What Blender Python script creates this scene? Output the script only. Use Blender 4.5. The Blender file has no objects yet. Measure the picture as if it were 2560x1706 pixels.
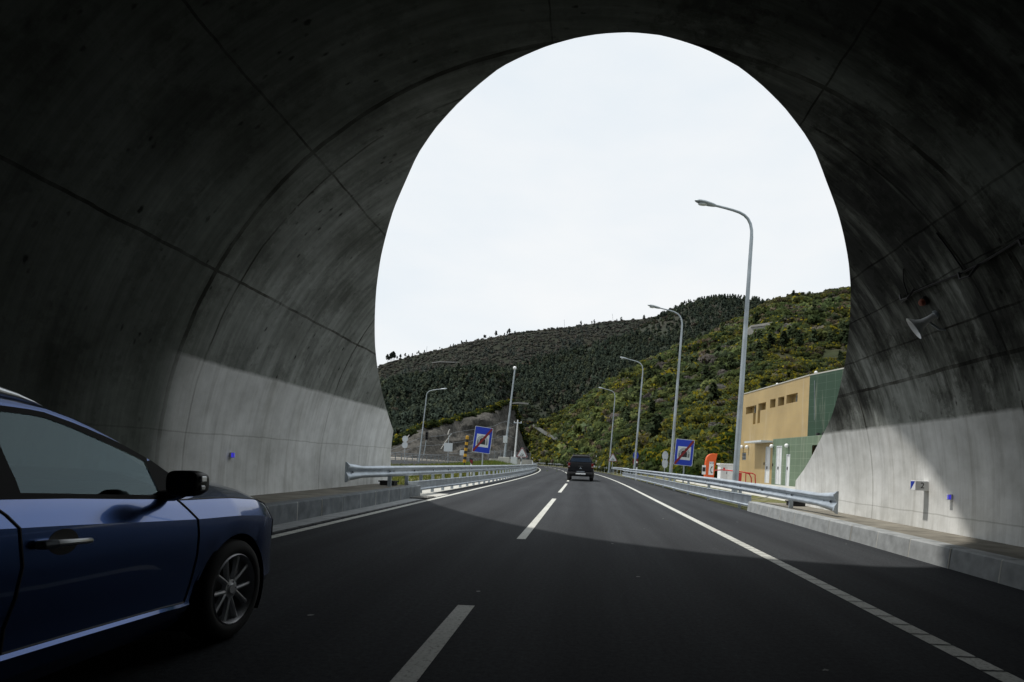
import bpy, bmesh, math, random
import numpy as np
from math import sin, cos, pi, radians, sqrt, atan2, hypot, floor
from mathutils import Vector, Matrix

random.seed(7)
rng = np.random.default_rng(11)
scene = bpy.context.scene
col = scene.collection

# ------------------------------------------------------------------ survey
# Measurements were taken from the photograph as directions from the camera; at() turns one into a point at distance y.
VU, VV, PHI, FOC, CAMH = 1340.0, 1066.0, radians(2.4), 1350.0, 1.22
def rd(u, v):
    du, dv = u - VU, v - VV
    return du*cos(PHI) + dv*sin(PHI), -du*sin(PHI) + dv*cos(PHI)
def at(u, v, y):
    r, d = rd(u, v)
    return Vector((r*y/FOC, y, CAMH - d*y/FOC))
def bend(y):
    """sideways drift of the road: straight to 30 m, then a long bend"""
    return np.where(np.asarray(y, float) > 30, -(np.asarray(y, float) - 30)**2/1650.0, 0.0)

# ------------------------------------------------------------------ mesh helpers
class MB:
    def __init__(s): s.v = []; s.f = []; s.m = []; s.uv = []
    def add(s, verts, faces, m=0):
        b = len(s.v); s.v += [tuple(map(float, p)) for p in verts]
        for fc in faces: s.f.append(tuple(b + i for i in fc)); s.m.append(m)
        return s
    def box(s, x0, x1, y0, y1, z0, z1, m=0, M=None):
        P = [Vector(p) for p in ((x0,y0,z0),(x1,y0,z0),(x1,y1,z0),(x0,y1,z0),(x0,y0,z1),(x1,y0,z1),(x1,y1,z1),(x0,y1,z1))]
        if M is not None: P = [M @ p for p in P]
        return s.add(P, [(0,3,2,1),(4,5,6,7),(0,1,5,4),(1,2,6,5),(2,3,7,6),(3,0,4,7)], m)
    def quad(s, a, b, c, d, m=0): return s.add([a,b,c,d], [(0,1,2,3)], m)
    def tube(s, path, r, n=8, m=0, caps=True):
        path = [Vector(p) for p in path]
        rs = r if isinstance(r, (list, tuple)) else [r]*len(path)
        rings = []
        up = Vector((0,0,1)); pu = None
        for i, p in enumerate(path):
            t = (path[min(i+1, len(path)-1)] - path[max(i-1, 0)]).normalized()
            if pu is None:
                a = up if abs(t.dot(up)) < .95 else Vector((1,0,0))
                pu = t.cross(a).normalized()
            u = (pu - t*pu.dot(t)).normalized(); w = t.cross(u); pu = u
            rings.append([p + (u*cos(2*pi*k/n) + w*sin(2*pi*k/n))*rs[i] for k in range(n)])
        vs = [q for R in rings for q in R]; fs = []
        for i in range(len(rings)-1):
            for k in range(n):
                fs.append((i*n+k, i*n+(k+1) % n, (i+1)*n+(k+1) % n, (i+1)*n+k))
        if caps: fs += [tuple(range(n))[::-1], tuple((len(rings)-1)*n + k for k in range(n))]
        return s.add(vs, fs, m)
    def lathe(s, prof, M, n=24, m=0, close=False):
        """prof: (radius, height) turned round local z"""
        vs = []
        for (r, h) in prof:
            for k in range(n): vs.append(M @ Vector((r*cos(2*pi*k/n), r*sin(2*pi*k/n), h)))
        fs = []
        N = len(prof)
        for i in range(N if close else N-1):
            j = (i+1) % N
            for k in range(n): fs.append((i*n+k, i*n+(k+1) % n, j*n+(k+1) % n, j*n+k))
        return s.add(vs, fs, m)
    def poly(s, pts, m=0): return s.add(pts, [tuple(range(len(pts)))], m)
    def prism(s, pts, off, m=0):
        n = len(pts); off = Vector(off); P = [Vector(p) for p in pts]; Q = [p + off for p in P]
        return s.add(P + Q, [tuple(range(n))[::-1], tuple(range(n, 2*n))] + [(i, (i+1) % n, n+(i+1) % n, n+i) for i in range(n)], m)
    def strip(s, A, B, m=0):
        n = len(A); return s.add(list(A) + list(B), [(i, i+1, n+i+1, n+i) for i in range(n-1)], m)
    def grid(s, rows, m=0, close=False):
        n = len(rows[0]); vs = [p for R in rows for p in R]; fs = []
        for i in range(len(rows)-1):
            for k in range(n if close else n-1): fs.append((i*n+k, i*n+(k+1) % n, (i+1)*n+(k+1) % n, (i+1)*n+k))
        return s.add(vs, fs, m)
    def ball(s, c, r, n=12, m=0):
        rx, ry, rz = r if isinstance(r, (tuple, list)) else (r, r, r); c = Vector(c)
        rows = []
        for i in range(n//2+1):
            th = pi*i/(n//2); st = max(sin(th), 1e-3)
            rows.append([c + Vector((rx*st*cos(2*pi*k/n), ry*st*sin(2*pi*k/n), rz*cos(th))) for k in range(n)])
        return s.grid(rows, m, True)
    def build(s, name, mats, parent=None, smooth=False, bevel=0, origin=None, sharp=35):
        me = bpy.data.meshes.new(name)
        o0 = Vector((0,0,0))
        if parent is not None: o0 = Vector(parent_world(parent))
        if origin is not None and parent is None: o0 = Vector(origin)
        me.from_pydata([tuple(Vector(p) - o0) for p in s.v], [], s.f)
        for mt in (mats if isinstance(mats, (list, tuple)) else [mats]): me.materials.append(mt)
        if any(s.m): me.polygons.foreach_set('material_index', s.m)
        bm = bmesh.new(); bm.from_mesh(me)
        bmesh.ops.remove_doubles(bm, verts=bm.verts, dist=1e-5)
        bmesh.ops.recalc_face_normals(bm, faces=bm.faces)
        bm.to_mesh(me); bm.free()
        if smooth:
            me.polygons.foreach_set('use_smooth', [True]*len(me.polygons))
            me.set_sharp_from_angle(angle=radians(sharp))
        o = bpy.data.objects.new(name, me); col.objects.link(o)
        if parent is not None: o.parent = parent
        else: o.location = o0
        if bevel:
            b = o.modifiers.new('bevel', 'BEVEL'); b.width = bevel; b.segments = 2; b.limit_method = 'ANGLE'; b.angle_limit = radians(40)
        return o
_world = {}
def parent_world(p):
    w = Vector(p.location); q = p.parent
    while q is not None: w = w + Vector(q.location); q = q.parent
    return w
def tag(o, label=None, cat=None, group=None, kind=None):
    if label: o['label'] = label
    if cat: o['category'] = cat
    if group: o['group'] = group
    if kind: o['kind'] = kind
    return o
def thing(name, loc, label, cat, group=None):
    o = bpy.data.objects.new(name, None); col.objects.link(o); o.location = loc; o.empty_display_size = .3
    return tag(o, label, cat, group)
def structure(o): o['kind'] = 'structure'; return o
def copy_tree(o, parent=None):
    c = o.copy(); col.objects.link(c)
    if parent is not None: c.parent = parent
    for ch in list(o.children): copy_tree(ch, c)
    return c

# ------------------------------------------------------------------ materials
def rgb(r, g, b):
    f = lambda c: (c/255/12.92) if c/255 <= .04045 else ((c/255+.055)/1.055)**2.4
    return (f(r), f(g), f(b), 1)
class NT:
    def __init__(s, name):
        s.m = bpy.data.materials.new(name); s.m.use_nodes = True; s.t = s.m.node_tree; s.b = s.t.nodes['Principled BSDF']
    def n(s, typ, **kw):
        nd = s.t.nodes.new(typ)
        for k, v in kw.items():
            if k in nd.inputs.keys(): nd.inputs[k].default_value = v
            else: setattr(nd, k, v)
        return nd
    def l(s, a, b): s.t.links.new(a, b)
    def coords(s, kind='Object', scale=(1,1,1)):
        tc = s.n('ShaderNodeTexCoord'); mp = s.n('ShaderNodeMapping'); mp.inputs['Scale'].default_value = scale
        s.l(tc.outputs[kind], mp.inputs['Vector']); return mp.outputs['Vector']
    def noise(s, vec, scale, detail=4, rough=.55):
        nd = s.n('ShaderNodeTexNoise'); nd.inputs['Scale'].default_value = scale; nd.inputs['Detail'].default_value = detail
        nd.inputs['Roughness'].default_value = rough
        s.l(vec, nd.inputs['Vector']); return nd.outputs['Fac']
    def ramp(s, fac, stops):
        r = s.n('ShaderNodeValToRGB'); e = r.color_ramp.elements
        while len(e) < len(stops): e.new(.5)
        for el, (p, c) in zip(e, stops):
            el.position = p; el.color = c if len(c) == 4 else (*c, 1)
        s.l(fac, r.inputs['Fac']); return r.outputs['Color']
    def mix(s, a, b, fac, mode='MIX'):
        m = s.n('ShaderNodeMix', data_type='RGBA', blend_type=mode)
        for sock, val in ((m.inputs['Factor'], fac), (m.inputs[6], a), (m.inputs[7], b)):
            if hasattr(val, 'is_output'): s.l(val, sock)
            else: sock.default_value = val
        return m.outputs[2]
    def math(s, op, a, b=0.0, c=0.0):
        m = s.n('ShaderNodeMath', operation=op)
        for i, val in enumerate((a, b, c)):
            if hasattr(val, 'is_output'): s.l(val, m.inputs[i])
            else: m.inputs[i].default_value = val
        return m.outputs[0]
    def n2x(s, vec):
        q = s.n('ShaderNodeSeparateXYZ'); s.l(vec, q.inputs[0]); return q.outputs['X']
    def bump(s, hgt, strength=.3, dist=.02):
        b = s.n('ShaderNodeBump'); b.inputs['Strength'].default_value = strength; b.inputs['Distance'].default_value = dist
        s.l(hgt, b.inputs['Height']); s.l(b.outputs['Normal'], s.b.inputs['Normal'])
    def out(s, color=None, rough=None, metal=None, spec=None):
        for k, v in (('Base Color', color), ('Roughness', rough), ('Metallic', metal), ('Specular IOR Level', spec)):
            if v is None: continue
            if hasattr(v, 'is_output'): s.l(v, s.b.inputs[k])
            else: s.b.inputs[k].default_value = v
        return s.m
def simple(name, c, rough=.6, metal=0., var=.12, scale=6., spec=.4, bump=0.):
    t = NT(name); v = t.coords('Object')
    nz = t.noise(v, scale, 5)
    c = tuple(c[:3])
    lo = tuple(x*(1-var) for x in c) + (1,); hi = tuple(min(1, x*(1+var)) for x in c) + (1,)
    cc = t.ramp(nz, [(.3, lo), (.7, hi)])
    if bump: t.bump(nz, bump, .01)
    return t.out(cc, rough, metal, spec)

M = {}
M['galv'] = simple('galvanised_steel', (.42,.47,.52), .40, .7, .22, 3.)
M['galv_dark'] = simple('weathered_steel', (.20,.22,.24), .5, .6, .25, 3.)
M['pole'] = simple('pole_steel', (.30,.34,.37), .5, .55, .2, 2.)
M['black'] = simple('black_plastic', (.012,.012,.013), .45, 0, .2, 5.)
M['rubber'] = simple('tyre_rubber', (.016,.016,.017), .8, 0, .2, 9.)
M['white'] = simple('white_enamel', (.72,.74,.75), .45, 0, .06, 5.)
M['offwhite'] = simple('painted_white_metal', (.58,.60,.61), .5, 0, .1, 3.)
M['signwhite'] = simple('sign_white', (.50,.54,.56), .4, 0, .05, 4.)
M['signblue'] = simple('sign_blue', (.008,.035,.36), .35, 0, .06, 3.)
M['signred'] = simple('sign_red', (.16,.008,.012), .45, 0, .1, 3.)
M['red'] = simple('red_enamel', (.42,.02,.02), .45, 0, .12, 3.)
M['orange'] = simple('orange_shell', (.66,.10,.015), .4, 0, .08, 3.)
M['yellow'] = simple('yellow_paint', (.40,.225,.012), .5, 0, .12, 4.)
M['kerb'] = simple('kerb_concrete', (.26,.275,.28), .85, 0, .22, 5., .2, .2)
M['paleconc'] = simple('pale_concrete', (.40,.40,.37), .9, 0, .12, 2., .2, .2)
M['rockgrey'] = simple('drain_concrete', (.26,.26,.245), .9, 0, .15, 2., .2)
M['glassdark'] = simple('dark_window_glass', (.03,.045,.07), .08, 0, .1, 2., .6)

# tunnel concrete: board marks run round the arch, joints between pours, soot above, paler band below
def tunnel_concrete():
    t = NT('tunnel_concrete')
    uvn = t.n('ShaderNodeUVMap'); uvn.uv_map = 'lining'
    sep = t.n('ShaderNodeSeparateXYZ'); t.l(uvn.outputs['UV'], sep.inputs[0])
    U, V = sep.outputs['X'], sep.outputs['Y']      # metres along the road / metres round the arch from the crown
    tc = t.n('ShaderNodeTexCoord'); so = t.n('ShaderNodeSeparateXYZ'); t.l(tc.outputs['Object'], so.inputs[0])
    X, Z = so.outputs['X'], so.outputs['Z']
    def st(su, sv, sc, det=5, ro=.6):
        c = t.n('ShaderNodeCombineXYZ'); t.l(t.math('MULTIPLY', U, su), c.inputs[0]); t.l(t.math('MULTIPLY', V, sv), c.inputs[1])
        return t.noise(c.outputs[0], sc, det, ro)
    streak = st(6, .28, 1., 6, .65)
    streak2 = st(2.2, .12, 1., 4)
    blotch = st(.6, .6, .9, 6, .6)
    fine = st(5, 5, 1.6, 4)
    base = t.ramp(streak, [(.28, (.205,.220,.202)), (.5, (.315,.333,.312)), (.72, (.43,.45,.425))])
    base = t.mix(base, t.ramp(blotch, [(.3, (.42,.42,.39)), (.62, (1.,1.,1.))]), .85, 'MULTIPLY')
    base = t.mix(base, t.ramp(fine, [(.3, (.78,.78,.78)), (.6, (1,1,1))]), .6, 'MULTIPLY')
    # pits
    pc = t.n('ShaderNodeCombineXYZ'); t.l(t.math('MULTIPLY', U, 6.0), pc.inputs[0]); t.l(t.math('MULTIPLY', V, 3.0), pc.inputs[1])
    vo = t.n('ShaderNodeTexVoronoi'); t.l(pc.outputs[0], vo.inputs['Vector']); vo.inputs['Scale'].default_value = 1.; vo.inputs['Randomness'].default_value = 1.
    pit = t.ramp(t.math('ADD', vo.outputs['Distance'], t.math('ADD', t.math('MULTIPLY', t.math('SUBTRACT', fine, .5), .45), t.math('MULTIPLY', st(2.3, 1.7, 1.7, 2), .30))), [(.19, (.20,.195,.185)), (.31, (1,1,1))])
    pmask = t.ramp(st(.45, .45, 1.1, 4), [(.42, (0,0,0)), (.56, (1,1,1))])
    base = t.mix(base, pit, pmask, 'MULTIPLY')
    spots = t.ramp(t.math('ADD', t.math('MULTIPLY', st(1.5, 1.1, 1., 3), .7), t.math('MULTIPLY', st(7, 4, 1., 4), .3)), [(.26, (.30,.295,.28)), (.36, (1,1,1))])
    base = t.mix(base, spots, .8, 'MULTIPLY')
    wn = t.n('ShaderNodeCombineXYZ'); t.l(t.math('ADD', t.math('MULTIPLY', U, 1.0), t.math('MULTIPLY', fine, .35)), wn.inputs[0]); t.l(t.math('ADD', t.math('MULTIPLY', V, .62), t.math('MULTIPLY', blotch, .6)), wn.inputs[1])
    stain = t.ramp(t.noise(wn.outputs[0], 1.25, 7, .72), [(.50, (1,1,1)), (.545, (.62,.62,.60)), (.60, (.36,.36,.35))])
    base = t.mix(base, stain, t.math('ADD', .45, t.math('MULTIPLY', t.math('GREATER_THAN', X, 0.), .4)), 'MULTIPLY')
    # dark soot patches, mostly on the right-hand haunch (x>0), where water has run
    soot = t.ramp(t.math('ADD', t.math('MULTIPLY', st(1.0, .30, 1., 4, .6), .6), t.math('MULTIPLY', st(4.5, .5, 1., 6, .75), .4)), [(.43, (1,1,1)), (.485, (.50,.50,.48)), (.56, (.14,.14,.138))])
    side = t.ramp(t.math('ADD', t.math('MULTIPLY', X, .1), .5), [(.45, (.15,)*3), (.9, (1,)*3)])
    band = t.ramp(t.math('MULTIPLY', Z, .1), [(.20, (.0,)*3), (.27, (1,)*3), (.60, (1,)*3), (.75, (.6,)*3)])
    base = t.mix(base, soot, t.mix(side, band, 1., 'MULTIPLY'), 'MULTIPLY')
    # paler washed band near the road
    zc = t.math('ADD', Z, t.math('MULTIPLY', X, .029))
    lm = t.n('ShaderNodeMapRange'); lm.inputs['From Min'].default_value = 2.47; lm.inputs['From Max'].default_value = 2.40
    t.l(t.math('ADD', zc, t.math('MULTIPLY', t.math('ADD', t.math('MULTIPLY', t.math('SUBTRACT', blotch, .5), 2.), t.math('SUBTRACT', fine, .5)), .06)), lm.inputs['Value']); lowm = lm.outputs[0]
    mr = t.n('ShaderNodeMapRange'); mr.interpolation_type = 'SMOOTHSTEP'; mr.inputs['From Min'].default_value = 7.75; mr.inputs['From Max'].default_value = 8.35
    t.l(t.math('ADD', t.math('ADD', U, t.math('MULTIPLY', X, .11)), t.math('MULTIPLY', t.math('SUBTRACT', st(.8, 1.5, 1., 3), .5), .4)), mr.inputs['Value'])
    newer = t.math('MAXIMUM', t.math('GREATER_THAN', X, 0.), mr.outputs[0])
    lowm = t.math('MULTIPLY', lowm, newer)
    pale = t.ramp(streak2, [(.3, (.66,.67,.66)), (.7, (.78,.79,.775))])
    pale = t.mix(pale, t.ramp(blotch, [(.30, (.62,.62,.60)), (.58, (1,1,1))]), .75, 'MULTIPLY'); pale = t.mix(pale, t.ramp(st(3.5, .22, 1., 5, .7), [(.36, (.66,.65,.62)), (.5, (1,1,1))]), .6, 'MULTIPLY'); pale = t.mix(pale, t.ramp(st(2., 2., 1.2, 5), [(.3, (.80,.80,.79)), (.6, (1,1,1))]), .8, 'MULTIPLY')
    pale = t.mix(pale, t.ramp(streak, [(.3, (.84,.84,.83)), (.5, (1,1,1))]), .5, 'MULTIPLY')
    # inner stretch: older, darker pour, with tunnel light falloff painted in as well
    old_falloff = t.ramp(t.math('ADD', t.math('MULTIPLY', t.math('ADD', U, t.math('MULTIPLY', X, .11)), .1), 0.), [(.74, (.22,.235,.225)), (.80, (.42,.435,.42)), (.84, (.80,.80,.79)), (.90, (1,1,1))])
    pale = t.mix(pale, old_falloff, .95, 'MULTIPLY'); base = t.mix(base, t.ramp(t.math('MULTIPLY', t.math('ADD', U, t.math('MULTIPLY', X, .11)), .1), [(.62, (.28,.295,.28)), (.79, (.44,.46,.44)), (.83, (.70,.71,.69)), (1.0, (1,1,1))]), 1., 'MULTIPLY')  # upper concrete gets the same painted falloff inward
    c = t.mix(base, pale, lowm)
    # joints
    wob = t.math('MULTIPLY', t.math('SUBTRACT', st(.8, .8, 1., 4), .5), .10)
    def line(val, w):
        a = t.math('ABSOLUTE', t.math('ADD', val, wob)); return t.math('LESS_THAN', a, w)
    joints = None
    Us = t.math('ADD', U, t.math('MULTIPLY', X, .105))
    for y0, w in ((8.14, .042), (13.6, .028), (-2.5, .05), (-13.2, .05), (-24, .05)):
        j = line(t.math('SUBTRACT', Us, y0), w)
        joints = j if joints is None else t.math('MAXIMUM', joints, j)
    brk = t.math('GREATER_THAN', st(.45, .8, 1., 3), .40)
    Us2 = t.math('ADD', U, t.math('MULTIPLY', X, .085))
    j = t.math('MULTIPLY', line(t.math('SUBTRACT', Us2, 8.85), .018), brk); joints = t.math('MAXIMUM', joints, j)
    hi = t.math('GREATER_THAN', zc, 2.3)
    for v0, w in ((-60.4, .022), (-40.1, .016), (49.4, .016), (56.0, .012), (62.8, .016), (68.5, .032), (-6.0, .012), (28.0, .014)):
        s0 = radians(v0)*6.4
        jj = t.math('MULTIPLY', line(t.math('SUBTRACT', V, s0), w), hi); joints = t.math('MAXIMUM', joints, jj)
    jn = t.ramp(st(.9, .9, 1.3, 4), [(.35, (.35,)*3), (.6, (.95,)*3)])
    jstr = t.math('MULTIPLY', joints, t.math('SUBTRACT', 1., t.math('MULTIPLY', lowm, .55)))
    c = t.mix(c, t.mix(c, (.20,.18,.155,1), 1., 'MULTIPLY'), t.mix(jstr, jn, 1., 'MULTIPLY'))
    # faint form line on the low walls
    c = t.mix(c, t.mix(c, (.6,.6,.58,1), 1., 'MULTIPLY'), t.math('MULTIPLY', line(t.math('SUBTRACT', t.math('ADD', Z, t.math('MULTIPLY', X, .07)), 1.02), .012), .6))
    # bump
    h = t.math('ADD', t.math('MULTIPLY', streak, .6), t.math('SUBTRACT', t.math('MULTIPLY', fine, .5), joints))
    t.bump(h, .35, .02)
    return t.out(c, .9, 0, .15)
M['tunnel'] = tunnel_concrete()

def asphalt():
    t = NT('asphalt'); v = t.coords('Object')
    big = t.noise(v, .25, 4); fine = t.noise(v, 26., 6, .8); mid = t.noise(t.coords('Object', (3.2, .16, 1)), 1., 4)
    c = t.ramp(fine, [(.3, (.021,.0226,.0248)), (.62, (.047,.051,.0555)), (.8, (.085,.09,.095))])
    c = t.mix(c, t.ramp(mid, [(.3, (.78,.78,.79)), (.7, (1.1,1.1,1.1))]), .8, 'MULTIPLY')
    c = t.mix(c, t.ramp(big, [(.3, (.86,.86,.87)), (.7, (1.08,1.08,1.08))]), .7, 'MULTIPLY')
    vo = t.n('ShaderNodeTexVoronoi'); t.l(v, vo.inputs['Vector']); vo.inputs['Scale'].default_value = 1.7
    sp = t.math('MULTIPLY', t.math('LESS_THAN', t.math('ADD', vo.outputs['Distance'], t.math('MULTIPLY', t.math('SUBTRACT', t.noise(v, 30., 2), .5), .06)), .036), t.math('GREATER_THAN', t.noise(v, .9, 2), .53))
    c = t.mix(c, (.24,.24,.23,1), sp)
    cr = t.n('ShaderNodeTexVoronoi', feature='DISTANCE_TO_EDGE'); t.l(t.coords('Object', (.22, .05, 1)), cr.inputs['Vector']); cr.inputs['Scale'].default_value = 1.
    tk = t.ramp(t.math('ABSOLUTE', t.math('SUBTRACT', t.math('ABSOLUTE', t.math('SUBTRACT', t.math('FRACT', t.math('DIVIDE', t.math('ADD', t.n2x(v), .90), 3.5)), .5)), .22)), [(.02, (.80,.80,.81)), (.13, (1.05,1.05,1.05))])
    c = t.mix(c, tk, .8, 'MULTIPLY')
    t.bump(fine, .5, .008)
    return t.out(c, .82, 0, .05)
M['asphalt'] = asphalt()
def paint():
    t = NT('road_paint'); v = t.coords('Object')
    f = t.noise(v, 40., 4, .7); b = t.noise(v, 1.2, 4)
    c = t.ramp(f, [(.30, (.20,.20,.18)), (.46, (.48,.49,.46)), (.7, (.56,.57,.54))])
    c = t.mix(c, t.ramp(b, [(.35, (.80,.80,.78)), (.65, (1,1,1))]), .8, 'MULTIPLY')
    t.bump(f, .3, .004)
    return t.out(c, .7, 0, .3)
M['paint'] = paint()
def ground_mat(name, stops, scale, spread=(1,1,1)):
    t = NT(name); v = t.coords('Object', spread)
    a = t.noise(v, scale, 6, .62); b = t.noise(v, scale*9, 4)
    c = t.ramp(a, stops); c = t.mix(c, t.ramp(b, [(.3, (.6,)*3), (.7, (1.25,)*3)]), .7, 'MULTIPLY')
    t.bump(b, .6, .3)
    return t.out(c, .95, 0, .1)
M['verge'] = ground_mat('verge_ground', [(.3, (.07,.08,.025)), (.5, (.12,.12,.05)), (.7, (.20,.19,.14))], .5)
M['gravel'] = ground_mat('gravel_ground', [(.3, (.16,.15,.13)), (.7, (.28,.27,.25))], .6)
M['scrub'] = ground_mat('scrub_ground', [(.30, (.020,.027,.011)), (.45, (.028,.034,.015)), (.56, (.038,.034,.022)), (.70, (.055,.050,.040))], .035)
M['forest'] = ground_mat('forest_ground', [(.30, (.022,.030,.024)), (.5, (.030,.037,.028)), (.64, (.038,.037,.030)), (.75, (.05,.048,.043))], .012)
M['moor'] = ground_mat('moor_ground', [(.3, (.017,.022,.017)), (.45, (.022,.026,.019)), (.62, (.025,.025,.018)), (.8, (.029,.028,.023))], .008)
def rock():
    t = NT('cut_rock'); v = t.coords('Object', (1,1,.45))
    a = t.noise(v, .22, 8, .7); b = t.noise(v, 1.4, 6, .65)
    c = t.ramp(a, [(.3, (.036,.036,.033)), (.48, (.072,.070,.064)), (.6, (.095,.092,.084)), (.74, (.115,.088,.056))])
    c = t.mix(c, t.ramp(b, [(.34, (.45,)*3), (.62, (1.15,)*3)]), .85, 'MULTIPLY')
    t.bump(b, .9, .5)
    return t.out(c, .95, 0, .1)
M['rock'] = rock()
def leaf(name):
    m = bpy.data.materials.new(name); m.use_nodes = True; t = m.node_tree; t.nodes.remove(t.nodes['Principled BSDF']); out = t.nodes['Material Output']
    N = t.nodes.new; L = t.links.new
    a = N('ShaderNodeAttribute'); a.attribute_name = 'Col'; nn = N('ShaderNodeAttribute'); nn.attribute_name = 'Puff'
    tc = N('ShaderNodeTexCoord'); nz = N('ShaderNodeTexNoise'); nz.inputs['Scale'].default_value = 1.5; L(tc.outputs['Object'], nz.inputs['Vector'])
    mr = N('ShaderNodeMapRange'); mr.inputs['To Min'].default_value = .65; mr.inputs['To Max'].default_value = 1.35; L(nz.outputs['Fac'], mr.inputs['Value'])
    cm = N('ShaderNodeVectorMath'); cm.operation = 'SCALE'; L(a.outputs['Color'], cm.inputs[0]); L(mr.outputs[0], cm.inputs['Scale'])
    vt = N('ShaderNodeVectorTransform'); vt.vector_type = 'NORMAL'; vt.convert_from = 'OBJECT'; vt.convert_to = 'WORLD'; L(nn.outputs['Vector'], vt.inputs[0])
    nrm = N('ShaderNodeVectorMath'); nrm.operation = 'NORMALIZE'; L(vt.outputs[0], nrm.inputs[0])
    d = N('ShaderNodeBsdfDiffuse'); L(cm.outputs[0], d.inputs['Color']); L(nrm.outputs[0], d.inputs['Normal'])
    tr = N('ShaderNodeBsdfTranslucent'); L(cm.outputs[0], tr.inputs['Color'])
    mx = N('ShaderNodeMixShader'); mx.inputs[0].default_value = .42; L(d.outputs[0], mx.inputs[1]); L(tr.outputs[0], mx.inputs[2]); L(mx.outputs[0], out.inputs['Surface'])
    return m
M['leaf'] = leaf('foliage')
def tiles(name, c, grout, sx, sz):
    t = NT(name); tc = t.n('ShaderNodeTexCoord'); sep = t.n('ShaderNodeSeparateXYZ'); t.l(tc.outputs['Object'], sep.inputs[0])
    v = t.coords('Object')
    def gl(s, w): return t.math('LESS_THAN', t.math('FRACT', t.math('DIVIDE', s, w)), .035)
    gy = gl(sep.outputs['Y'], sx); gz = gl(sep.outputs['Z'], sz)
    g = t.math('MAXIMUM', gy, gz)
    b = t.noise(v, .7, 5); st = t.noise(t.coords('Object', (1.5,1.5,.12)), 1.6, 5, .6)
    cc = t.ramp(b, [(.3, tuple(x*.86 for x in c)), (.7, tuple(x*1.1 for x in c))])
    cc = t.mix(cc, (*grout, 1), t.math('MULTIPLY', g, .55))
    runs = t.ramp(st, [(.60, (0,0,0)), (.72, (1,1,1))])
    cc = t.mix(cc, (.50,.47,.40,1), t.math('MULTIPLY', runs, .30))
    return t.out(cc, .5, 0, .35)
M['tan_tile'] = tiles('tan_tile', (.37,.275,.13), (.34,.27,.17), .62, .40)
M['green_tile'] = tiles('pale_green_tile', (.115,.165,.11), (.30,.36,.28), .62, .40)
M['dark_green_tile'] = tiles('dark_green_tile', (.022,.052,.031), (.09,.13,.10), .62, .40)
def carpaint(name, c, flake=.5, rough=.35):
    t = NT(name); v = t.coords('Object'); nz = t.noise(v, 900., 2)
    cc = t.ramp(nz, [(.35, tuple(x*.8 for x in c)), (.65, tuple(x*1.2 for x in c))])
    t.b.inputs['Coat Weight'].default_value = 1.; t.b.inputs['Coat Roughness'].default_value = .03
    return t.out(cc, rough, flake, .5)
M['carblue'] = carpaint('metallic_blue_paint', (.040,.092,.27), .8, .24)
M['cardark'] = carpaint('black_blue_paint', (.004,.0045,.007), .0, .5); M['cardark'].node_tree.nodes['Principled BSDF'].inputs['Coat Weight'].default_value = .12; M['cardark'].node_tree.nodes['Principled BSDF'].inputs['Specular IOR Level'].default_value = .2
M['alloy'] = simple('alloy_rim', (.46,.47,.49), .45, .6, .08, 8.)
M['silver'] = simple('satin_silver', (.62,.64,.66), .3, .9, .05, 8.)
M['chrome'] = simple('chrome', (.75,.76,.78), .12, 1., .03, 8.)
M['cabin'] = simple('dark_cabin_trim', (.010,.010,.011), .7, 0, .2, 8.)
M['seat'] = simple('seat_fabric', (.02,.021,.024), .9, 0, .2, 20.)
M['lamp_red'] = simple('red_lamp', (.14,.006,.006), .2, 0, .1, 9.)
M['lamp_clear'] = simple('clear_lamp', (.40,.42,.43), .12, .4, .1, 20.)
def autoglass(name, tint, amount):
    m = bpy.data.materials.new(name); m.use_nodes = True; t = m.node_tree; t.nodes.remove(t.nodes['Principled BSDF'])
    out = t.nodes['Material Output']
    tr = t.nodes.new('ShaderNodeBsdfTransparent'); tr.inputs['Color'].default_value = (*tint, 1)
    gl = t.nodes.new('ShaderNodeBsdfGlossy'); gl.inputs['Roughness'].default_value = .02; gl.inputs['Color'].default_value = (.74,.95,1,1)
    lw = t.nodes.new('ShaderNodeLayerWeight'); lw.inputs['Blend'].default_value = .5
    pw = t.nodes.new('ShaderNodeMath'); pw.operation = 'POWER'; pw.inputs[1].default_value = 4.; t.links.new(lw.outputs['Facing'], pw.inputs[0])
    ma = t.nodes.new('ShaderNodeMath'); ma.operation = 'MULTIPLY_ADD'; ma.inputs[1].default_value = .9; ma.inputs[2].default_value = amount
    t.links.new(pw.outputs[0], ma.inputs[0])
    mx = t.nodes.new('ShaderNodeMixShader'); t.links.new(ma.outputs[0], mx.inputs[0]); t.links.new(tr.outputs[0], mx.inputs[1]); t.links.new(gl.outputs[0], mx.inputs[2])
    t.links.new(mx.outputs[0], out.inputs['Surface']); return m
M['carglass'] = autoglass('car_glass', (.62,.74,.76), .062)
M['tintglass'] = autoglass('tinted_glass', (.05,.05,.06), .05)
def emit(name, c, s, base=(.1,.1,.3)):
    t = NT(name); v = t.coords('Object'); n = t.noise(v, 20., 2)
    t.b.inputs['Emission Color'].default_value = (*c, 1); t.b.inputs['Emission Strength'].default_value = s
    return t.out(t.ramp(n, [(.4, base), (.6, tuple(x*1.1 for x in base))]), .4, 0, .3)
M['led'] = emit('blue_led', (.07,.06,1.), .45)

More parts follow.
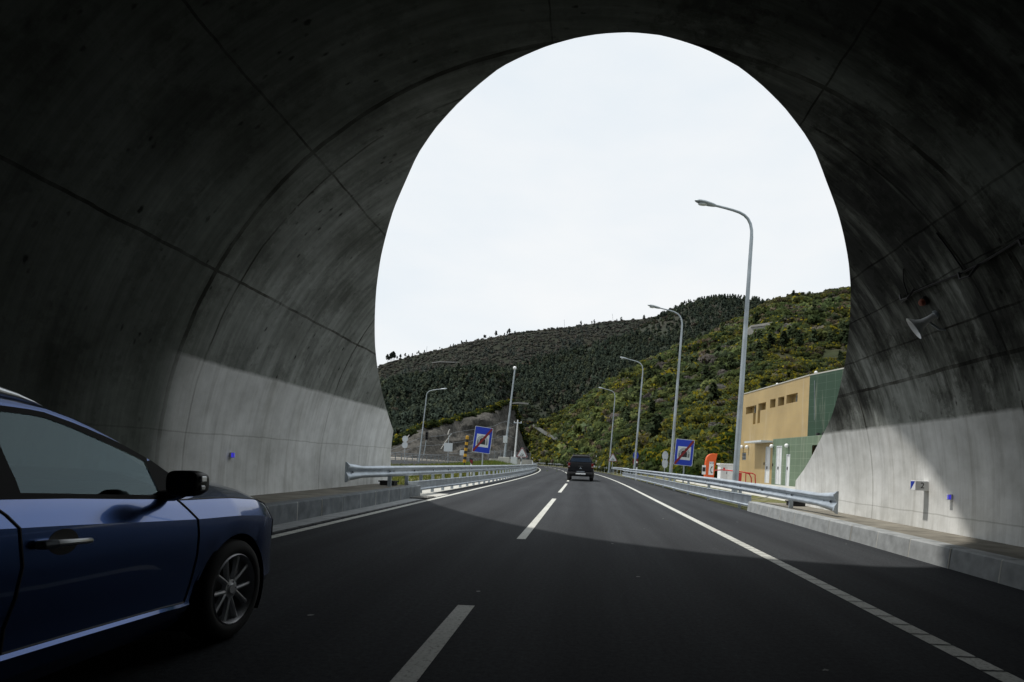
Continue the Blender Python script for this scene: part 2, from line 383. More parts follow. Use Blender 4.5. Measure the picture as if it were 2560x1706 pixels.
# ------------------------------------------------------------------ world, sun, camera
SUN = Vector((-.45, .0, 1.)).normalized()
w = bpy.data.worlds.new('World'); scene.world = w; w.use_nodes = True
nt = w.node_tree; bg = nt.nodes['Background']
sky = nt.nodes.new('ShaderNodeTexSky'); sky.sky_type = 'NISHITA'; sky.sun_disc = False
sky.sun_elevation = math.asin(SUN.z); sky.sun_rotation = atan2(SUN.x, SUN.y); sky.dust_density = 3.; sky.air_density = 1.
tc = nt.nodes.new('ShaderNodeTexCoord'); mp = nt.nodes.new('ShaderNodeMapping'); mp.inputs['Scale'].default_value = (1, 1, 2.6)
nz = nt.nodes.new('ShaderNodeTexNoise'); nz.inputs['Scale'].default_value = 2.4; nz.inputs['Detail'].default_value = 5; nz.inputs['Roughness'].default_value = .5
nt.links.new(tc.outputs['Generated'], mp.inputs['Vector']); nt.links.new(mp.outputs['Vector'], nz.inputs['Vector'])
rp = nt.nodes.new('ShaderNodeValToRGB'); rp.color_ramp.elements[0].position = .30; rp.color_ramp.elements[1].position = .66
rp.color_ramp.elements[0].color = (.83,.905,.965,1); rp.color_ramp.elements[1].color = (.97,.99,1.0,1)
nt.links.new(nz.outputs['Fac'], rp.inputs['Fac'])
SKYS = .10
ml = nt.nodes.new('ShaderNodeVectorMath'); ml.operation = 'SCALE'; ml.inputs['Scale'].default_value = 1.0/SKYS
nt.links.new(rp.outputs['Color'], ml.inputs[0])
mx = nt.nodes.new('ShaderNodeMix'); mx.data_type = 'RGBA'; mx.inputs['Factor'].default_value = .93
nt.links.new(sky.outputs['Color'], mx.inputs[6]); nt.links.new(ml.outputs[0], mx.inputs[7])
nt.links.new(mx.outputs[2], bg.inputs['Color']); bg.inputs['Strength'].default_value = SKYS

sl = bpy.data.lights.new('sun', 'SUN'); sl.energy = 3.8; sl.angle = radians(1.8); sl.color = (1, .95, .88)
so = bpy.data.objects.new('sun', sl); col.objects.link(so); so.rotation_euler = SUN.to_track_quat('Z', 'Y').to_euler(); so.location = (-20, 0, 60)

cam = bpy.data.cameras.new('camera'); co = bpy.data.objects.new('camera', cam); col.objects.link(co)
cam.sensor_width = 36; cam.lens = 36*FOC/2353; cam.clip_start = .05; cam.clip_end = 6000
cam.shift_x = (1176.5 - VU)/2353; cam.shift_y = (VV - 784)/2353
co.matrix_world = Matrix.Translation((0, 0, CAMH)) @ Matrix.Rotation(pi/2, 4, 'X') @ Matrix.Rotation(PHI, 4, 'Z')
scene.camera = co
scene.view_settings.view_transform = 'Standard'; scene.view_settings.look = 'None'; scene.view_settings.exposure = 0
scene.cycles.use_denoising = True
scene.cycles.max_bounces = 10; scene.cycles.diffuse_bounces = 2; scene.cycles.glossy_bounces = 4; scene.cycles.transparent_max_bounces = 12
scene.cycles.sample_clamp_indirect = 4

# ------------------------------------------------------------------ value noise
def vnoise(x, y, seed=0):
    xi = np.floor(x).astype(np.int64); yi = np.floor(y).astype(np.int64); fx = x - xi; fy = y - yi
    def hsh(a, b):
        n = (a*374761393 + b*668265263 + seed*974711) & 0x7fffffff
        n = ((n ^ (n >> 13))*1274126177) & 0x7fffffff
        return ((n ^ (n >> 16)) & 0xffff)/65535.0
    fx = fx*fx*(3-2*fx); fy = fy*fy*(3-2*fy)
    return (hsh(xi, yi)*(1-fx) + hsh(xi+1, yi)*fx)*(1-fy) + (hsh(xi, yi+1)*(1-fx) + hsh(xi+1, yi+1)*fx)*fy
def fbm(x, y, seed=0, oct=4):
    s = 0; a = .5; t = 0
    x = np.asarray(x, float); y = np.asarray(y, float)
    for i in range(oct):
        s = s + a*vnoise(x*2**i + 17.3*i, y*2**i - 9.1*i, seed+i); t += a; a *= .5
    return s/t

# ------------------------------------------------------------------ ground and road
def gz(x, y):
    """height of the plain ground beside the road"""
    x = np.asarray(x, float); y = np.asarray(y, float); xr = x - bend(y)
    z = np.where(xr < -6, .037*(-xr-6), 0.0)
    z = np.where(xr > 5.6, np.clip((xr-5.6)*.25, 0, .38), z)
    z = z + .75*np.exp(-((x+11.5)/3.2)**2 - ((y-76)/16)**2)
    inside = (np.abs(xr) < 6.6)
    return z - np.where(inside, .06, .03)
def build_ground():
    xs = np.unique(np.concatenate([np.linspace(-400, -60, 18), np.linspace(-60, 40, 81), np.linspace(40, 400, 18)]))
    ys = np.unique(np.concatenate([np.linspace(-200, 0, 12), np.linspace(0, 150, 90), np.linspace(150, 700, 40)]))
    rows = [[(x, y, float(gz(x, y)) ) for x in xs] for y in ys]
    b = MB(); b.grid(rows)
    structure(b.build('ground', M['verge'], smooth=True))
build_ground()
YR = list(np.concatenate([np.linspace(-130, 30, 33), np.linspace(34, 420, 98)]))
def ribbon(x0, x1, z, ys=YR, n=2):
    return [[(x0 + (x1-x0)*k/(n-1) + float(bend(y)), y, z) for k in range(n)] for y in ys]
b = MB(); b.grid(ribbon(-5.05, 5.05, 0, n=5)); structure(b.build('road', M['asphalt']))
# gutter beside the near kerb with its slot drain
b = MB(); b.grid([[(-5.0, y, .006), (-4.60, y, .004)] for y in np.linspace(-130, 17.6, 60)]); structure(b.build('gutter', M['kerb']))
b = MB()
y = -40.
while y < 17.2:
    b.quad((-4.565, y, .008), (-4.515, y, .008), (-4.515, y+.34, .008), (-4.565, y+.34, .008)); y += .42
structure(b.build('slot_drain', M['black']))
# edge lines and lane dashes
b = MB(); b.grid(ribbon(-4.42, -4.27, .005)); structure(b.build('road_marking_edge_line', M['paint']))
b = MB(); b.grid(ribbon(2.60, 2.76, .005))
structure(b.build('road_marking_edge_line', M['paint']))
b = MB()
y = -3.
while y < 11.5:
    b.quad((2.597, y, .0085), (2.763, y, .0085), (2.763, y+.016, .0085), (2.597, y+.016, .0085)); y += .27
structure(b.build('rumble_gaps', M['asphalt']))
b = MB()
y = 3.
while y < 17:
    b.quad((-4.423, y, .0085), (-4.267, y, .0085), (-4.267, y+.016, .0085), (-4.423, y+.016, .0085)); y += .27
structure(b.build('rumble_gaps', M['asphalt']))
b = MB()
per = 14.9; dl = 10.6
y0 = 4.88 - dl
for k in range(-2, 22):
    ya = y0 + k*per; yb = ya + dl
    yy = np.linspace(ya, yb, 12)
    b.grid([[(-.99 + float(bend(t)), t, .005), (-.85 + float(bend(t)), t, .005)] for t in yy])
structure(b.build('road_marking_dashes', M['paint']))
# slip road beyond the verge
b = MB()
ny = [30, 53, 70, 94, 120, 165, 220, 300]; nx = [-19, -17, -15.9, -14.7, -15, -17, -26, -50]; fx = [-27, -25.7, -25.2, -24.6, -24.2, -24, -33, -58]
ry = np.linspace(30, 300, 60)
rows = []
for t in ry:
    a = np.interp(t, ny, nx); c = np.interp(t, ny, fx)
    rows.append([(a+(c-a)*k/4, t, float(gz(a+(c-a)*k/4, t))+.05) for k in range(5)])
b.grid(rows); structure(b.build('slip_road', M['asphalt'], smooth=True))
b = MB()
b.grid([[(np.interp(t, ny, fx)+.25, t, float(gz(np.interp(t, ny, fx)+.25, t))+.056), (np.interp(t, ny, fx)+.45, t, float(gz(np.interp(t, ny, fx)+.45, t))+.056)] for t in ry])
structure(b.build('road_marking_edge_line', M['paint']))
# gravel yard beyond the slip road
b = MB(); b.grid([[(x, y, float(gz(x, y))+.05) for x in np.linspace(-75, -26, 20)] for y in np.linspace(40, 160, 30)])
structure(b.build('gravel_yard', M['gravel']))
# concrete drain between shoulder and grass, left of the carriageway
b = MB(); b.grid([[(x + float(bend(y)), y, .004 - .02*(i == 1)) for i, x in enumerate((-6.5, -5.75, -5.06))] for y in np.linspace(19.9, 110, 60)])
structure(b.build('drain_strip', M['paleconc']))
b = MB(); b.grid([[(-6.4, y, .006), (-5.04, y, .006), (-4.5, y, .004)] for y in (17.7, 18.4, 19.2, 19.95)])
structure(b.build('drain_strip', M['paleconc']))
b = MB(); b.box(-4.98, -4.45, 17.0, 17.95, .012, .03)
for k in range(9): b.box(-4.95, -4.48, 17.06+k*.095, 17.10+k*.095, .03, .045, 1)
tag(b.build('drain_grate', [M['black'], M['rockgrey']]), 'dark iron drain grate in the gutter at the kerb end', 'drain grate')
# concrete yard in front of the building
b = MB(); b.grid([[(x, y, .43) for x in np.linspace(7.2, 24, 8)] for y in np.linspace(16, 44, 10)])
b.quad((7.2, 16, .43), (7.2, 44, .43), (6.6, 44, .0), (6.6, 16, .0))
structure(b.build('concrete_yard', M['paleconc']))

# ------------------------------------------------------------------ tunnel
RIM = [(-94.5,19.75),(-93.1,19.7),(-77.9,19.25),(-72.3,18.01),(-63.5,16.09),(-58.7,15.1),(-54.2,14.24),(-48.2,13.11),(-43.3,12.24),(-39.3,11.59),(-36.1,11.08),(-32.1,10.53),(-28.2,9.96),(-24.1,9.5),(-20.0,9.12),(-16.4,8.82),(-13.0,8.55),(-10.0,8.4),(-6.6,8.24),(-3.0,8.11),(-0.1,8.03),(3.6,7.96),(7.3,7.94),(10.0,7.97),(12.8,8.01),(17.6,8.14),(21.0,8.3),(24.8,8.51),(29.2,8.81),(31.5,9.0),(35.6,9.45),(39.9,9.88),(43.2,10.25),(46.6,10.65),(50.7,11.19),(55.2,11.86),(60.5,12.66),(66.6,13.62),(72.5,14.58),(78.1,15.73),(84.0,16.85),(87.5,17.64),(96.0,17.75)]
TR, TZ = 6.4, .70
def build_tunnel():
    root = thing('road_tunnel', (0, 8, 0), 'arched concrete road tunnel mouth cut at a slant, framing the view', 'tunnel')
    ra = [a for a, _ in RIM]; ry_ = [y for _, y in RIM]
    ths = np.unique(np.concatenate([np.linspace(-96, 96, 150), [-77.9, 87.5]]))
    lvl = np.concatenate([[0, .02, .06, .12, .2, .3, .45, .65], np.linspace(.9, 30, 34)**1.0, np.linspace(34, 150, 20)])
    for nm, RR, flip in (('lining', TR, 1), ('outer_shell', TR+.62, 0)):
        b = MB(); rows = []; uvs = []
        for th in ths:
            e = np.interp(th, ra, ry_); a = radians(th)
            rows.append([(RR*sin(a), e - t*(1 if t < 30 else 1), TZ + RR*cos(a)) for t in lvl])
        b.grid(rows)
        if not flip:   # end ring joins both skins
            A = [(TR*sin(radians(t)), np.interp(t, ra, ry_), TZ+TR*cos(radians(t))) for t in ths]
            B = [(RR*sin(radians(t)), np.interp(t, ra, ry_), TZ+RR*cos(radians(t))) for t in ths]
            b.strip(A, B)
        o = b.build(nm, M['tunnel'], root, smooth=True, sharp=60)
        me = o.data; uv = me.uv_layers.new(name='lining')
        co_ = np.empty(len(me.vertices)*3); me.vertices.foreach_get('co', co_); co_ = co_.reshape(-1, 3)
        vi = np.empty(len(me.loops), int); me.loops.foreach_get('vertex_index', vi)
        P = co_[vi] + np.array(root.location)
        out = np.empty((len(vi), 2)); out[:, 0] = P[:, 1]; out[:, 1] = np.arctan2(P[:, 0], P[:, 2]-TZ)*TR
        uv.data.foreach_set('uv', out.ravel())
    return root
TUN = build_tunnel()
# object coordinates in the lining shader are measured from the road surface
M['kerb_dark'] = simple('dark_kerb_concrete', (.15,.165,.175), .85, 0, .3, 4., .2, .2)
def footway(name, xin, xout, top, yend, label, batter, km='kerb'):
    root = thing(name, ((xin+xout)/2, yend-5, 0), label, 'footway')
    s = 1 if xin < xout else -1
    b = MB(); y = yend; rr = random.Random(3)
    while y > -40:
        L = .98; g = .026
        xa = xin + s*.012*rr.random()
        P = [(xa - s*batter, y-L+g, 0.0), (xa, y-L+g, top-.02), (xa + s*.02, y-L+g, top), (xin+s*.28, y-L+g, top), (xin+s*.28, y-L+g, 0)]
        b.prism(P, (0, L-g, 0)); y -= L
    b.build('kerb_stone_row', M[km], root)
    b = MB(); y = yend; b.box(min(xin+s*.012, xin+s*.27), max(xin+s*.012, xin+s*.27), -40, yend-.02, .01, .05)
    while y > -40:
        xa = xin + s*.005; b.prism([(xa - s*batter, y-.98+.002, 0), (xa, y-.98+.002, top-.022), (xa+s*.02, y-.98+.002, top-.003), (xin+s*.28, y-.98+.002, top-.003), (xin+s*.28, y-.98+.002, 0)], (0, .022, 0)); y -= .98
    b.build('mortar_joints', M['paleconc'], root)
    b = MB(); y = yend - .01
    while y > -40:
        b.box(min(xin+s*.285, xout), max(xin+s*.285, xout), y-1.48, y, 0, top-.006); y -= 1.5
    b.build('paving', M['paving'], root)
    return root
M['paving'] = simple('footway_paving', (.165,.155,.13), .9, 0, .35, 2.2, .2, .25)
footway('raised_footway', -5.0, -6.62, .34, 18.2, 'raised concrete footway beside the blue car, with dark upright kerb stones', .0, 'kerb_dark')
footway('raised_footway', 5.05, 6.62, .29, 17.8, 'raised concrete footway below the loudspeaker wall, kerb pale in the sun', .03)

# fittings on the tunnel walls
def wallpt(side, y, z, off=0.0):
    x = sqrt(TR*TR - (z-TZ)**2) - off; return Vector((side*x, y, z))
b = MB(); pts = []
for y in np.linspace(10.05, -14, 60):
    z = 4.22 + .03*sin(y*2.1) - (.05 if y > 9.7 else 0); pts.append(wallpt(1, y, z, .03))
root = thing('wall_cable', wallpt(1, 8, 4.22), 'dark cable strung along the tunnel wall above the horn loudspeaker', 'cable')
b.tube(pts, .017, 6)
for y, zz in ((9.95, 4.3), (8.5, 4.2), (7.3, 4.22)):
    b.tube([wallpt(1, y, zz, .05), wallpt(1, y-.1, zz-.12, .16), wallpt(1, y-.3, zz-.14, .17), wallpt(1, y-.42, zz-.02, .06)], .02, 6)
b.build('cable', M['black'], root, smooth=True)
b = MB(); b.tube([wallpt(1, 9.53, 4.6, .02), wallpt(1, 9.7, 4.45, .03), wallpt(1, 9.8, 4.22, .04)], .012, 6)
b.build('branch_wire', M['black'], root, smooth=True); b = MB(); b.tube([wallpt(1, 8.45, 4.75, .02), wallpt(1, 8.42, 4.45, .03), wallpt(1, 8.4, 4.22, .04)], .012, 6)
b.build('branch_wire', M['black'], root, smooth=True)
# horn loudspeaker
c = wallpt(1, 9.5, 3.78, .14); root = thing('horn_loudspeaker', c, 'grey horn loudspeaker bracketed on the stained tunnel wall', 'loudspeaker')
ax = Vector((-.74, .36, -.56)).normalized(); Mx = Matrix.Translation(c) @ ax.to_track_quat('Z', 'Y').to_matrix().to_4x4()
b = MB(); b.lathe([(.035,-.12),(.05,-.10),(.055,0),(.07,.08),(.12,.17),(.19,.23),(.205,.235),(.195,.225),(.11,.15),(.05,.06),(.0,.05)], Mx, 24)
b.build('horn', M['white'], root, smooth=True, sharp=50)
b = MB(); b.lathe([(.0,-.26),(.07,-.25),(.075,-.12),(.0,-.11)], Mx, 18); b.build('driver_unit', M['pole'], root, smooth=True)
b = MB(); b.tube([c+Vector((0,0,-.02)), wallpt(1, 9.45, 3.62, .06), wallpt(1, 9.4, 3.6, -.02)], .018, 6); b.build('bracket', M['pole'], root)
# red warning lamp above
c = wallpt(1, 9.49, 4.07, .05); root = thing('warning_lamp', c, 'dusty orange-red lamp on the tunnel wall under the cable', 'lamp')
Mx = Matrix.Translation(c) @ Vector((-.85, 0, -.5)).normalized().to_track_quat('Z', 'Y').to_matrix().to_4x4()
M['dullorange'] = simple('dusty_orange', (.20,.05,.025), .5, 0, .2, 8.)
b = MB(); b.lathe([(.0,-.04),(.075,-.04),(.075,.02),(.0,.02)], Mx, 18); b.build('lamp_base', M['black'], root)
b = MB(); b.lathe([(.06,.02),(.06,.04),(.045,.07),(.0,.085)], Mx, 18); b.build('lens', M['dullorange'], root, smooth=True)
# distance board box
c = Vector((6.36, 10.97, 1.09)); root = thing('marker_box', c, 'white wall box with a blue triangle and a dark figure two', 'marker box')
b = MB(); b.box(6.14, 6.40, 10.84, 11.0, .985, 1.165); b.build('housing', M['white'], root, bevel=.008)
b = MB(); b.poly([(6.137, 10.99, 1.155), (6.137, 10.85, 1.155), (6.137, 10.99, .995)]); b.build('blue_marking', M['signblue'], root)
def text_mesh(body, size, mat, name, parent, loc, rot, align='CENTER'):
    cu = bpy.data.curves.new(name, 'FONT'); cu.body = body; cu.size = size; cu.align_x = align; cu.align_y = 'CENTER'
    tmp = bpy.data.objects.new('tmp', cu); col.objects.link(tmp); bpy.context.view_layer.update()
    me = bpy.data.meshes.new_from_object(tmp.evaluated_get(bpy.context.evaluated_depsgraph_get())); bpy.data.objects.remove(tmp); bpy.data.curves.remove(cu)
    me.name = name; me.materials.clear(); me.materials.append(mat)
    o = bpy.data.objects.new(name, me); col.objects.link(o); o.parent = parent
    o.location = Vector(loc) - parent_world(parent); o.rotation_euler = rot; return o
text_mesh('2', .15, M['black'], 'numeral', root, (6.27, 10.836, 1.075), (pi/2, 0, 0))
def led(side, y, z, label):
    c = wallpt(side, y, z, .03); root = thing('led_marker', c, label, 'led marker', 'blue led markers on the tunnel walls')
    s = side; x = abs(c.x)
    b = MB(); b.box(min(s*(x-.05), s*(x+.05)), max(s*(x-.05), s*(x+.05)), y-.04, y+.04, z-.05, z+.05); b.build('housing', M['offwhite'], root, bevel=.006)
    b = MB(); yy = y-.042; b.quad((s*(x-.045), yy, z-.04), (s*(x-.005), yy, z-.04), (s*(x-.005), yy, z+.04), (s*(x-.045), yy, z+.04))
    xx = s*(x-.052); b.quad((xx, y-.038, z-.04), (xx, y-.012, z-.04), (xx, y-.012, z+.04), (xx, y-.038, z+.04)); b.build('light', M['led'], root)
led(-1, 10.64, 1.11, 'small white marker with blue light on the wall above the blue car')
led(1, 10.17, .91, 'small white marker with blue light beyond the white figure-two box')
def darkbox(loc, label, k):
    root = thing('black_case', loc, label, 'case', 'black cases on the footways')
    x, y, z = loc
    b = MB(); b.box(x-.22, x+.22, y-.16, y+.16, z, z+.10); b.build('case_body', M['black'], root, bevel=.02)
    b = MB(); b.box(x-.25, x+.25, y-.19, y+.19, z+.10, z+.135); b.build('lid', M['rubber'], root, bevel=.01)
darkbox((-5.80, 17.6, .336), 'small black case on the footway under the rail by the grass', 0)
darkbox((6.05, 16.6, .286), 'small black case on the sunlit footway under the flared rail end', 1)

# ------------------------------------------------------------------ guardrails
WPROF = [(0,-.155),(.022,-.152),(.045,-.135),(.078,-.11),(.085,-.085),(.075,-.06),(.03,-.025),(.022,0),(.03,.025),(.075,.06),(.085,.085),(.078,.11),(.045,.135),(.022,.152),(0,.155)]
def rail_path(keys, ys):
    """keys: (y, x-from-road, z)"""
    ky = [k[0] for k in keys]
    return [Vector((np.interp(y, ky, [k[1] for k in keys]) + float(bend(y)), y, np.interp(y, ky, [k[2] for k in keys]))) for y in ys]
def sweep(b, path, prof, side, m=0, scale=None):
    """side +1: the profile bulges toward +x"""
    rows = []
    for i, p in enumerate(path):
        t = (path[min(i+1, len(path)-1)] - path[max(i-1, 0)]); t.z = 0; t.normalize()
        nrm = Vector((t.y, -t.x, 0))*side
        k = 1 if scale is None else scale[i]
        rows.append([p + nrm*o*(1 if scale is None else 1) + Vector((0, 0, z*k)) for o, z in prof])
    b.grid(rows, m)
def guardrail(name, keys, side, y0, y1, lower, label, end_at_start=True, posts=4.0, step=1.0, lower_z=(.12,.42), lower_y0=None):
    root = thing(name, rail_path(keys, [y0])[0] * 1.0, label, 'guardrail', 'steel guardrails along the motorway')
    ys = np.concatenate([np.linspace(y0, y0+1.2, 7), np.arange(y0+1.6, y1, step)])
    path = rail_path(keys, ys)
    b = MB(); sc = None
    if end_at_start: sc = [1.45 - .45*min(1, i/4) for i in range(len(path))]
    sweep(b, path, WPROF, side, 0, sc)
    for y in np.arange(y0+.4, min(y1, 60), 2.0):
        p = rail_path(keys, [y])[0]
        for dy in (-.16, .16):
            q = p + Vector((side*.028, dy, 0)); b.box(q.x-.012, q.x+.012, q.y-.022, q.y+.022, q.z-.022, q.z+.022, 1)
    b.build('beam', [M['galv'], M['galv_dark']], root, smooth=True, sharp=60)
    if end_at_start:
        p = path[0]; b = MB()
        out = [(.0,-.25),(.04,-.245),(.10,-.18),(.075,-.08),(.03,0),(.075,.08),(.10,.18),(.04,.245),(0,.25)]
        b.prism([p + Vector((side*o, 0, z)) for o, z in out], (0, -.05, 0)); b.build('end_plate', M['galv'], root)
    for y in np.arange(y0+2.4, y1, posts):
        p = rail_path(keys, [y])[0]; zb = -.1
        b = MB(); b.box(p.x - side*.03 - .05, p.x - side*.03 + .05, y-.03, y+.03, zb, p.z+.10)
        b.box(min(p.x, p.x - side*.03), max(p.x, p.x-side*.03), y-.09, y+.09, p.z-.06, p.z+.06)
        b.build('post', M['galv'], root)
    if lower:
        b = MB(); ys = np.arange(lower_y0 or y0, min(y1, 90), step)
        pth = [Vector((p.x + side*.05, p.y, 0)) for p in rail_path(keys, ys)]
        z0, z1 = lower_z
        sweep(b, pth, [(0, z0-.03), (.05, z0-.02), (.06, z0+.03), (.015, z0+.06), (.015, z1-.05), (.03, z1-.02), (0.0, z1)], side)
        b.build('motorcycle_shield', M['galv'], root, smooth=True, sharp=50)
    return root
LK = [(14.3, -5.82, .77), (16.5, -5.50, .775), (19, -5.34, .78), (25, -5.12, .78), (33, -4.95, .78), (60, -4.9, .77), (400, -4.9, .77)]
guardrail('guardrail', LK, 1, 14.4, 150, True, 'double guardrail with flared end fixed to the shaded tunnel wall, grass behind', lower_y0=18.0, lower_z=(.15, .45), posts=1.34)
RK = [(12.8, 5.62, .60), (17, 5.28, .68), (22, 5.02, .74), (29, 4.86, .76), (50, 4.85, .77), (400, 4.85, .77)]
guardrail('guardrail', RK, -1, 12.9, 62, True, 'double guardrail with flared end below the loudspeaker wall, red pieces behind', lower_y0=17.9, lower_z=(.13, .48))
RK2 = [(58, 5.2, .79), (66, 5.5, .79), (400, 5.5, .79)]
guardrail('guardrail', RK2, -1, 60, 330, False, 'distant guardrail sweeping round the outside of the bend past the dark pickup', end_at_start=False, step=3.)
# small posts with white reflector plates under the near lower rail
def striped_board(u, v, y, L, rot, label):
    p = at(u, v, y); p.z = max(p.z, .15)
    root = thing('barrier_board', p, label, 'barrier board', 'red and white barrier boards behind the guardrail')
    Mx = Matrix.Translation(p) @ Matrix.Rotation(rot, 4, 'Z') @ Matrix.Rotation(.25, 4, 'X')
    b = MB(); n = 6
    for k in range(n): b.box(-L/2+L*k/n, -L/2+L*(k+1)/n, -.02, .02, .02, .22, k % 2, Mx)
    b.build('board', [M['red'], M['white']], root)
    for s in (-1, 1):
        b = MB(); b.box(s*L*.38-.03, s*L*.38+.03, -.12, .12, -.12, .02, 0, Mx); b.build('foot', M['black'], root)
striped_board(1705, 1133, 29, 1.5, .1, 'red and white barrier board behind the guardrail in front of the white cabinet')
striped_board(1768, 1144, 25, 1.3, -.2, 'red and white barrier board behind the guardrail below the building doors')
striped_board(1800, 1152, 22.5, 1.2, .5, 'red and white barrier board beside the end of the sunlit footway')

# ------------------------------------------------------------------ street lamps
def street_lamp(base, top, arm, label, h_arm=1.1, r0=.11, name='street_lamp'):
    """base, top: ends of the straight shaft; arm: horizontal reach toward -x (or +x if negative)"""
    root = thing(name, base, label, 'street lamp', 'curved street lamps along the road')
    base = Vector(base); top = Vector(top); s = -1 if arm > 0 else 1; A = abs(arm)
    sh = [base.lerp(top, k/8) for k in range(9)]
    b = MB(); b.tube(sh, [r0*(1-.45*k/8) for k in range(9)], 12); b.box(base.x-.17, base.x+.17, base.y-.17, base.y+.17, base.z-.05, base.z+.03)
    b.build('shaft', M['pole'], root, smooth=True)
    pts = [top + Vector((s*A*a, 0, h_arm*z)) for a, z in ((0,0),(.004,.18),(.03,.36),(.08,.50),(.15,.60),(.24,.67),(.36,.725),(.5,.775),(.68,.83))]
    b = MB(); b.tube(pts, [r0*.5*(1-.3*k/8) for k in range(9)], 10); b.build('curved_arm', M['pole'], root, smooth=True)
    e = pts[-1]; d = (pts[-1]-pts[-2]).normalized()
    Mx = Matrix.Translation(e) @ d.to_track_quat('X', 'Z').to_matrix().to_4x4()
    b = MB(); rows = []
    HL = .32*A + .12
    for t, ww, hu, hd in ((0,.05,.045,.045),(.10,.085,.06,.06),(.3,.12,.075,.075),(.55,.145,.085,.07),(.8,.12,.075,.055),(.95,.07,.045,.03),(1.0,.02,.01,.01)):
        rows.append([Mx @ Vector((t*HL*1.05, ww*cos(q), (hu if sin(q) > 0 else hd)*sin(q))) for q in np.linspace(0, 2*pi, 14)[:-1]])
    b.grid(rows, 0, True); b.build('lamp_head', M['pole'], root, smooth=True)
    b = MB(); b.ball(Mx @ Vector((HL*.6, 0, -.06)), (HL*.27, .10, .05), 12); b.build('lens', M['signwhite'], root, smooth=True)
    return root
def lamp_px(ub, ut, vt, Y, label, arm=2.05, h_arm=1.35, zb=None, r0=.11):
    t = at(ut, vt, Y); vb = 1100
    zb = float(gz(t.x, Y)) if zb is None else zb
    # base lies under the line through the two measured shaft points
    p1 = at(ub, vb, Y); k = (zb - t.z)/(p1.z - t.z); bs = t + (p1 - t)*k
    return street_lamp(bs, t, arm, label, h_arm, r0)
lamp_px(1690, 1727, 545, 22.1, 'tallest-looking curved street lamp, standing in front of the tan building', zb=.3, r0=.12)
lamp_px(1540, 1567, 752, 36.5, 'curved street lamp standing beside the round sign backs', zb=.25)
lamp_px(1456, 1477, 855, 54.7, 'curved street lamp sharing its foot with the blue disc sign', zb=.2)
lamp_px(1398, 1413, 915, 75.5, 'curved street lamp beside the triangular warning sign past the pickup', zb=.2)
lamp_px(958, 980, 912, 79, 'curved street lamp reaching over the slip road before the netted rock face', arm=-2.6, h_arm=1.3, zb=.55)
# camera mast
p = at(1158, 1060, 80); t = at(1183, 850, 80)
root = thing('camera_mast', p, 'tall straight mast with a white dome camera, on a pale concrete block', 'camera mast')
b = MB(); b.tube([p.lerp(t, k/6) for k in range(7)], [.17-.012*k for k in range(7)], 10); b.build('mast', M['pole'], root, smooth=True)
b = MB(); b.ball(t + Vector((-.02, 0, .22)), (.24, .24, .26), 14); b.build('dome_camera', M['white'], root, smooth=True)
b = MB(); b.box(p.x-.7, p.x+.7, 79.4, 80.6, p.z-1.4, p.z+.55); b.build('foundation_block', M['paleconc'], root, bevel=.04)
b = MB(); q = at(1163, 1010, 80); b.box(q.x-.35, q.x+.2, 79.6, 79.85, q.z-.5, q.z+.45); b.build('control_box', M['signwhite'], root, bevel=.02)
# utility pole
p = at(1181, 1063, 95); t = at(1190, 965, 95)
root = thing('utility_pole', p, 'slim pale utility pole with crossarm between the mast and the warning triangle', 'utility pole')
b = MB(); b.tube([p - Vector((0,0,1)), t], [.16, .10], 8); b.build('pole', M['offwhite'], root, smooth=True)
b = MB(); b.box(t.x-.65, t.x+.65, 94.95, 95.05, t.z-.55, t.z-.43); b.build('crossarm', M['galv'], root)
for k in (-.55, 0, .55):
    b = MB(); b.lathe([(.0,0),(.05,0),(.07,.08),(.04,.16),(.0,.2)], Matrix.Translation((t.x+k, 95, t.z-.43)), 8); b.build('insulator', M['offwhite'], root)
b = MB(); b.box(p.x-.5, p.x+.5, 94.5, 95.4, p.z-1.0, p.z+.9); b.build('meter_box', M['signwhite'], root)

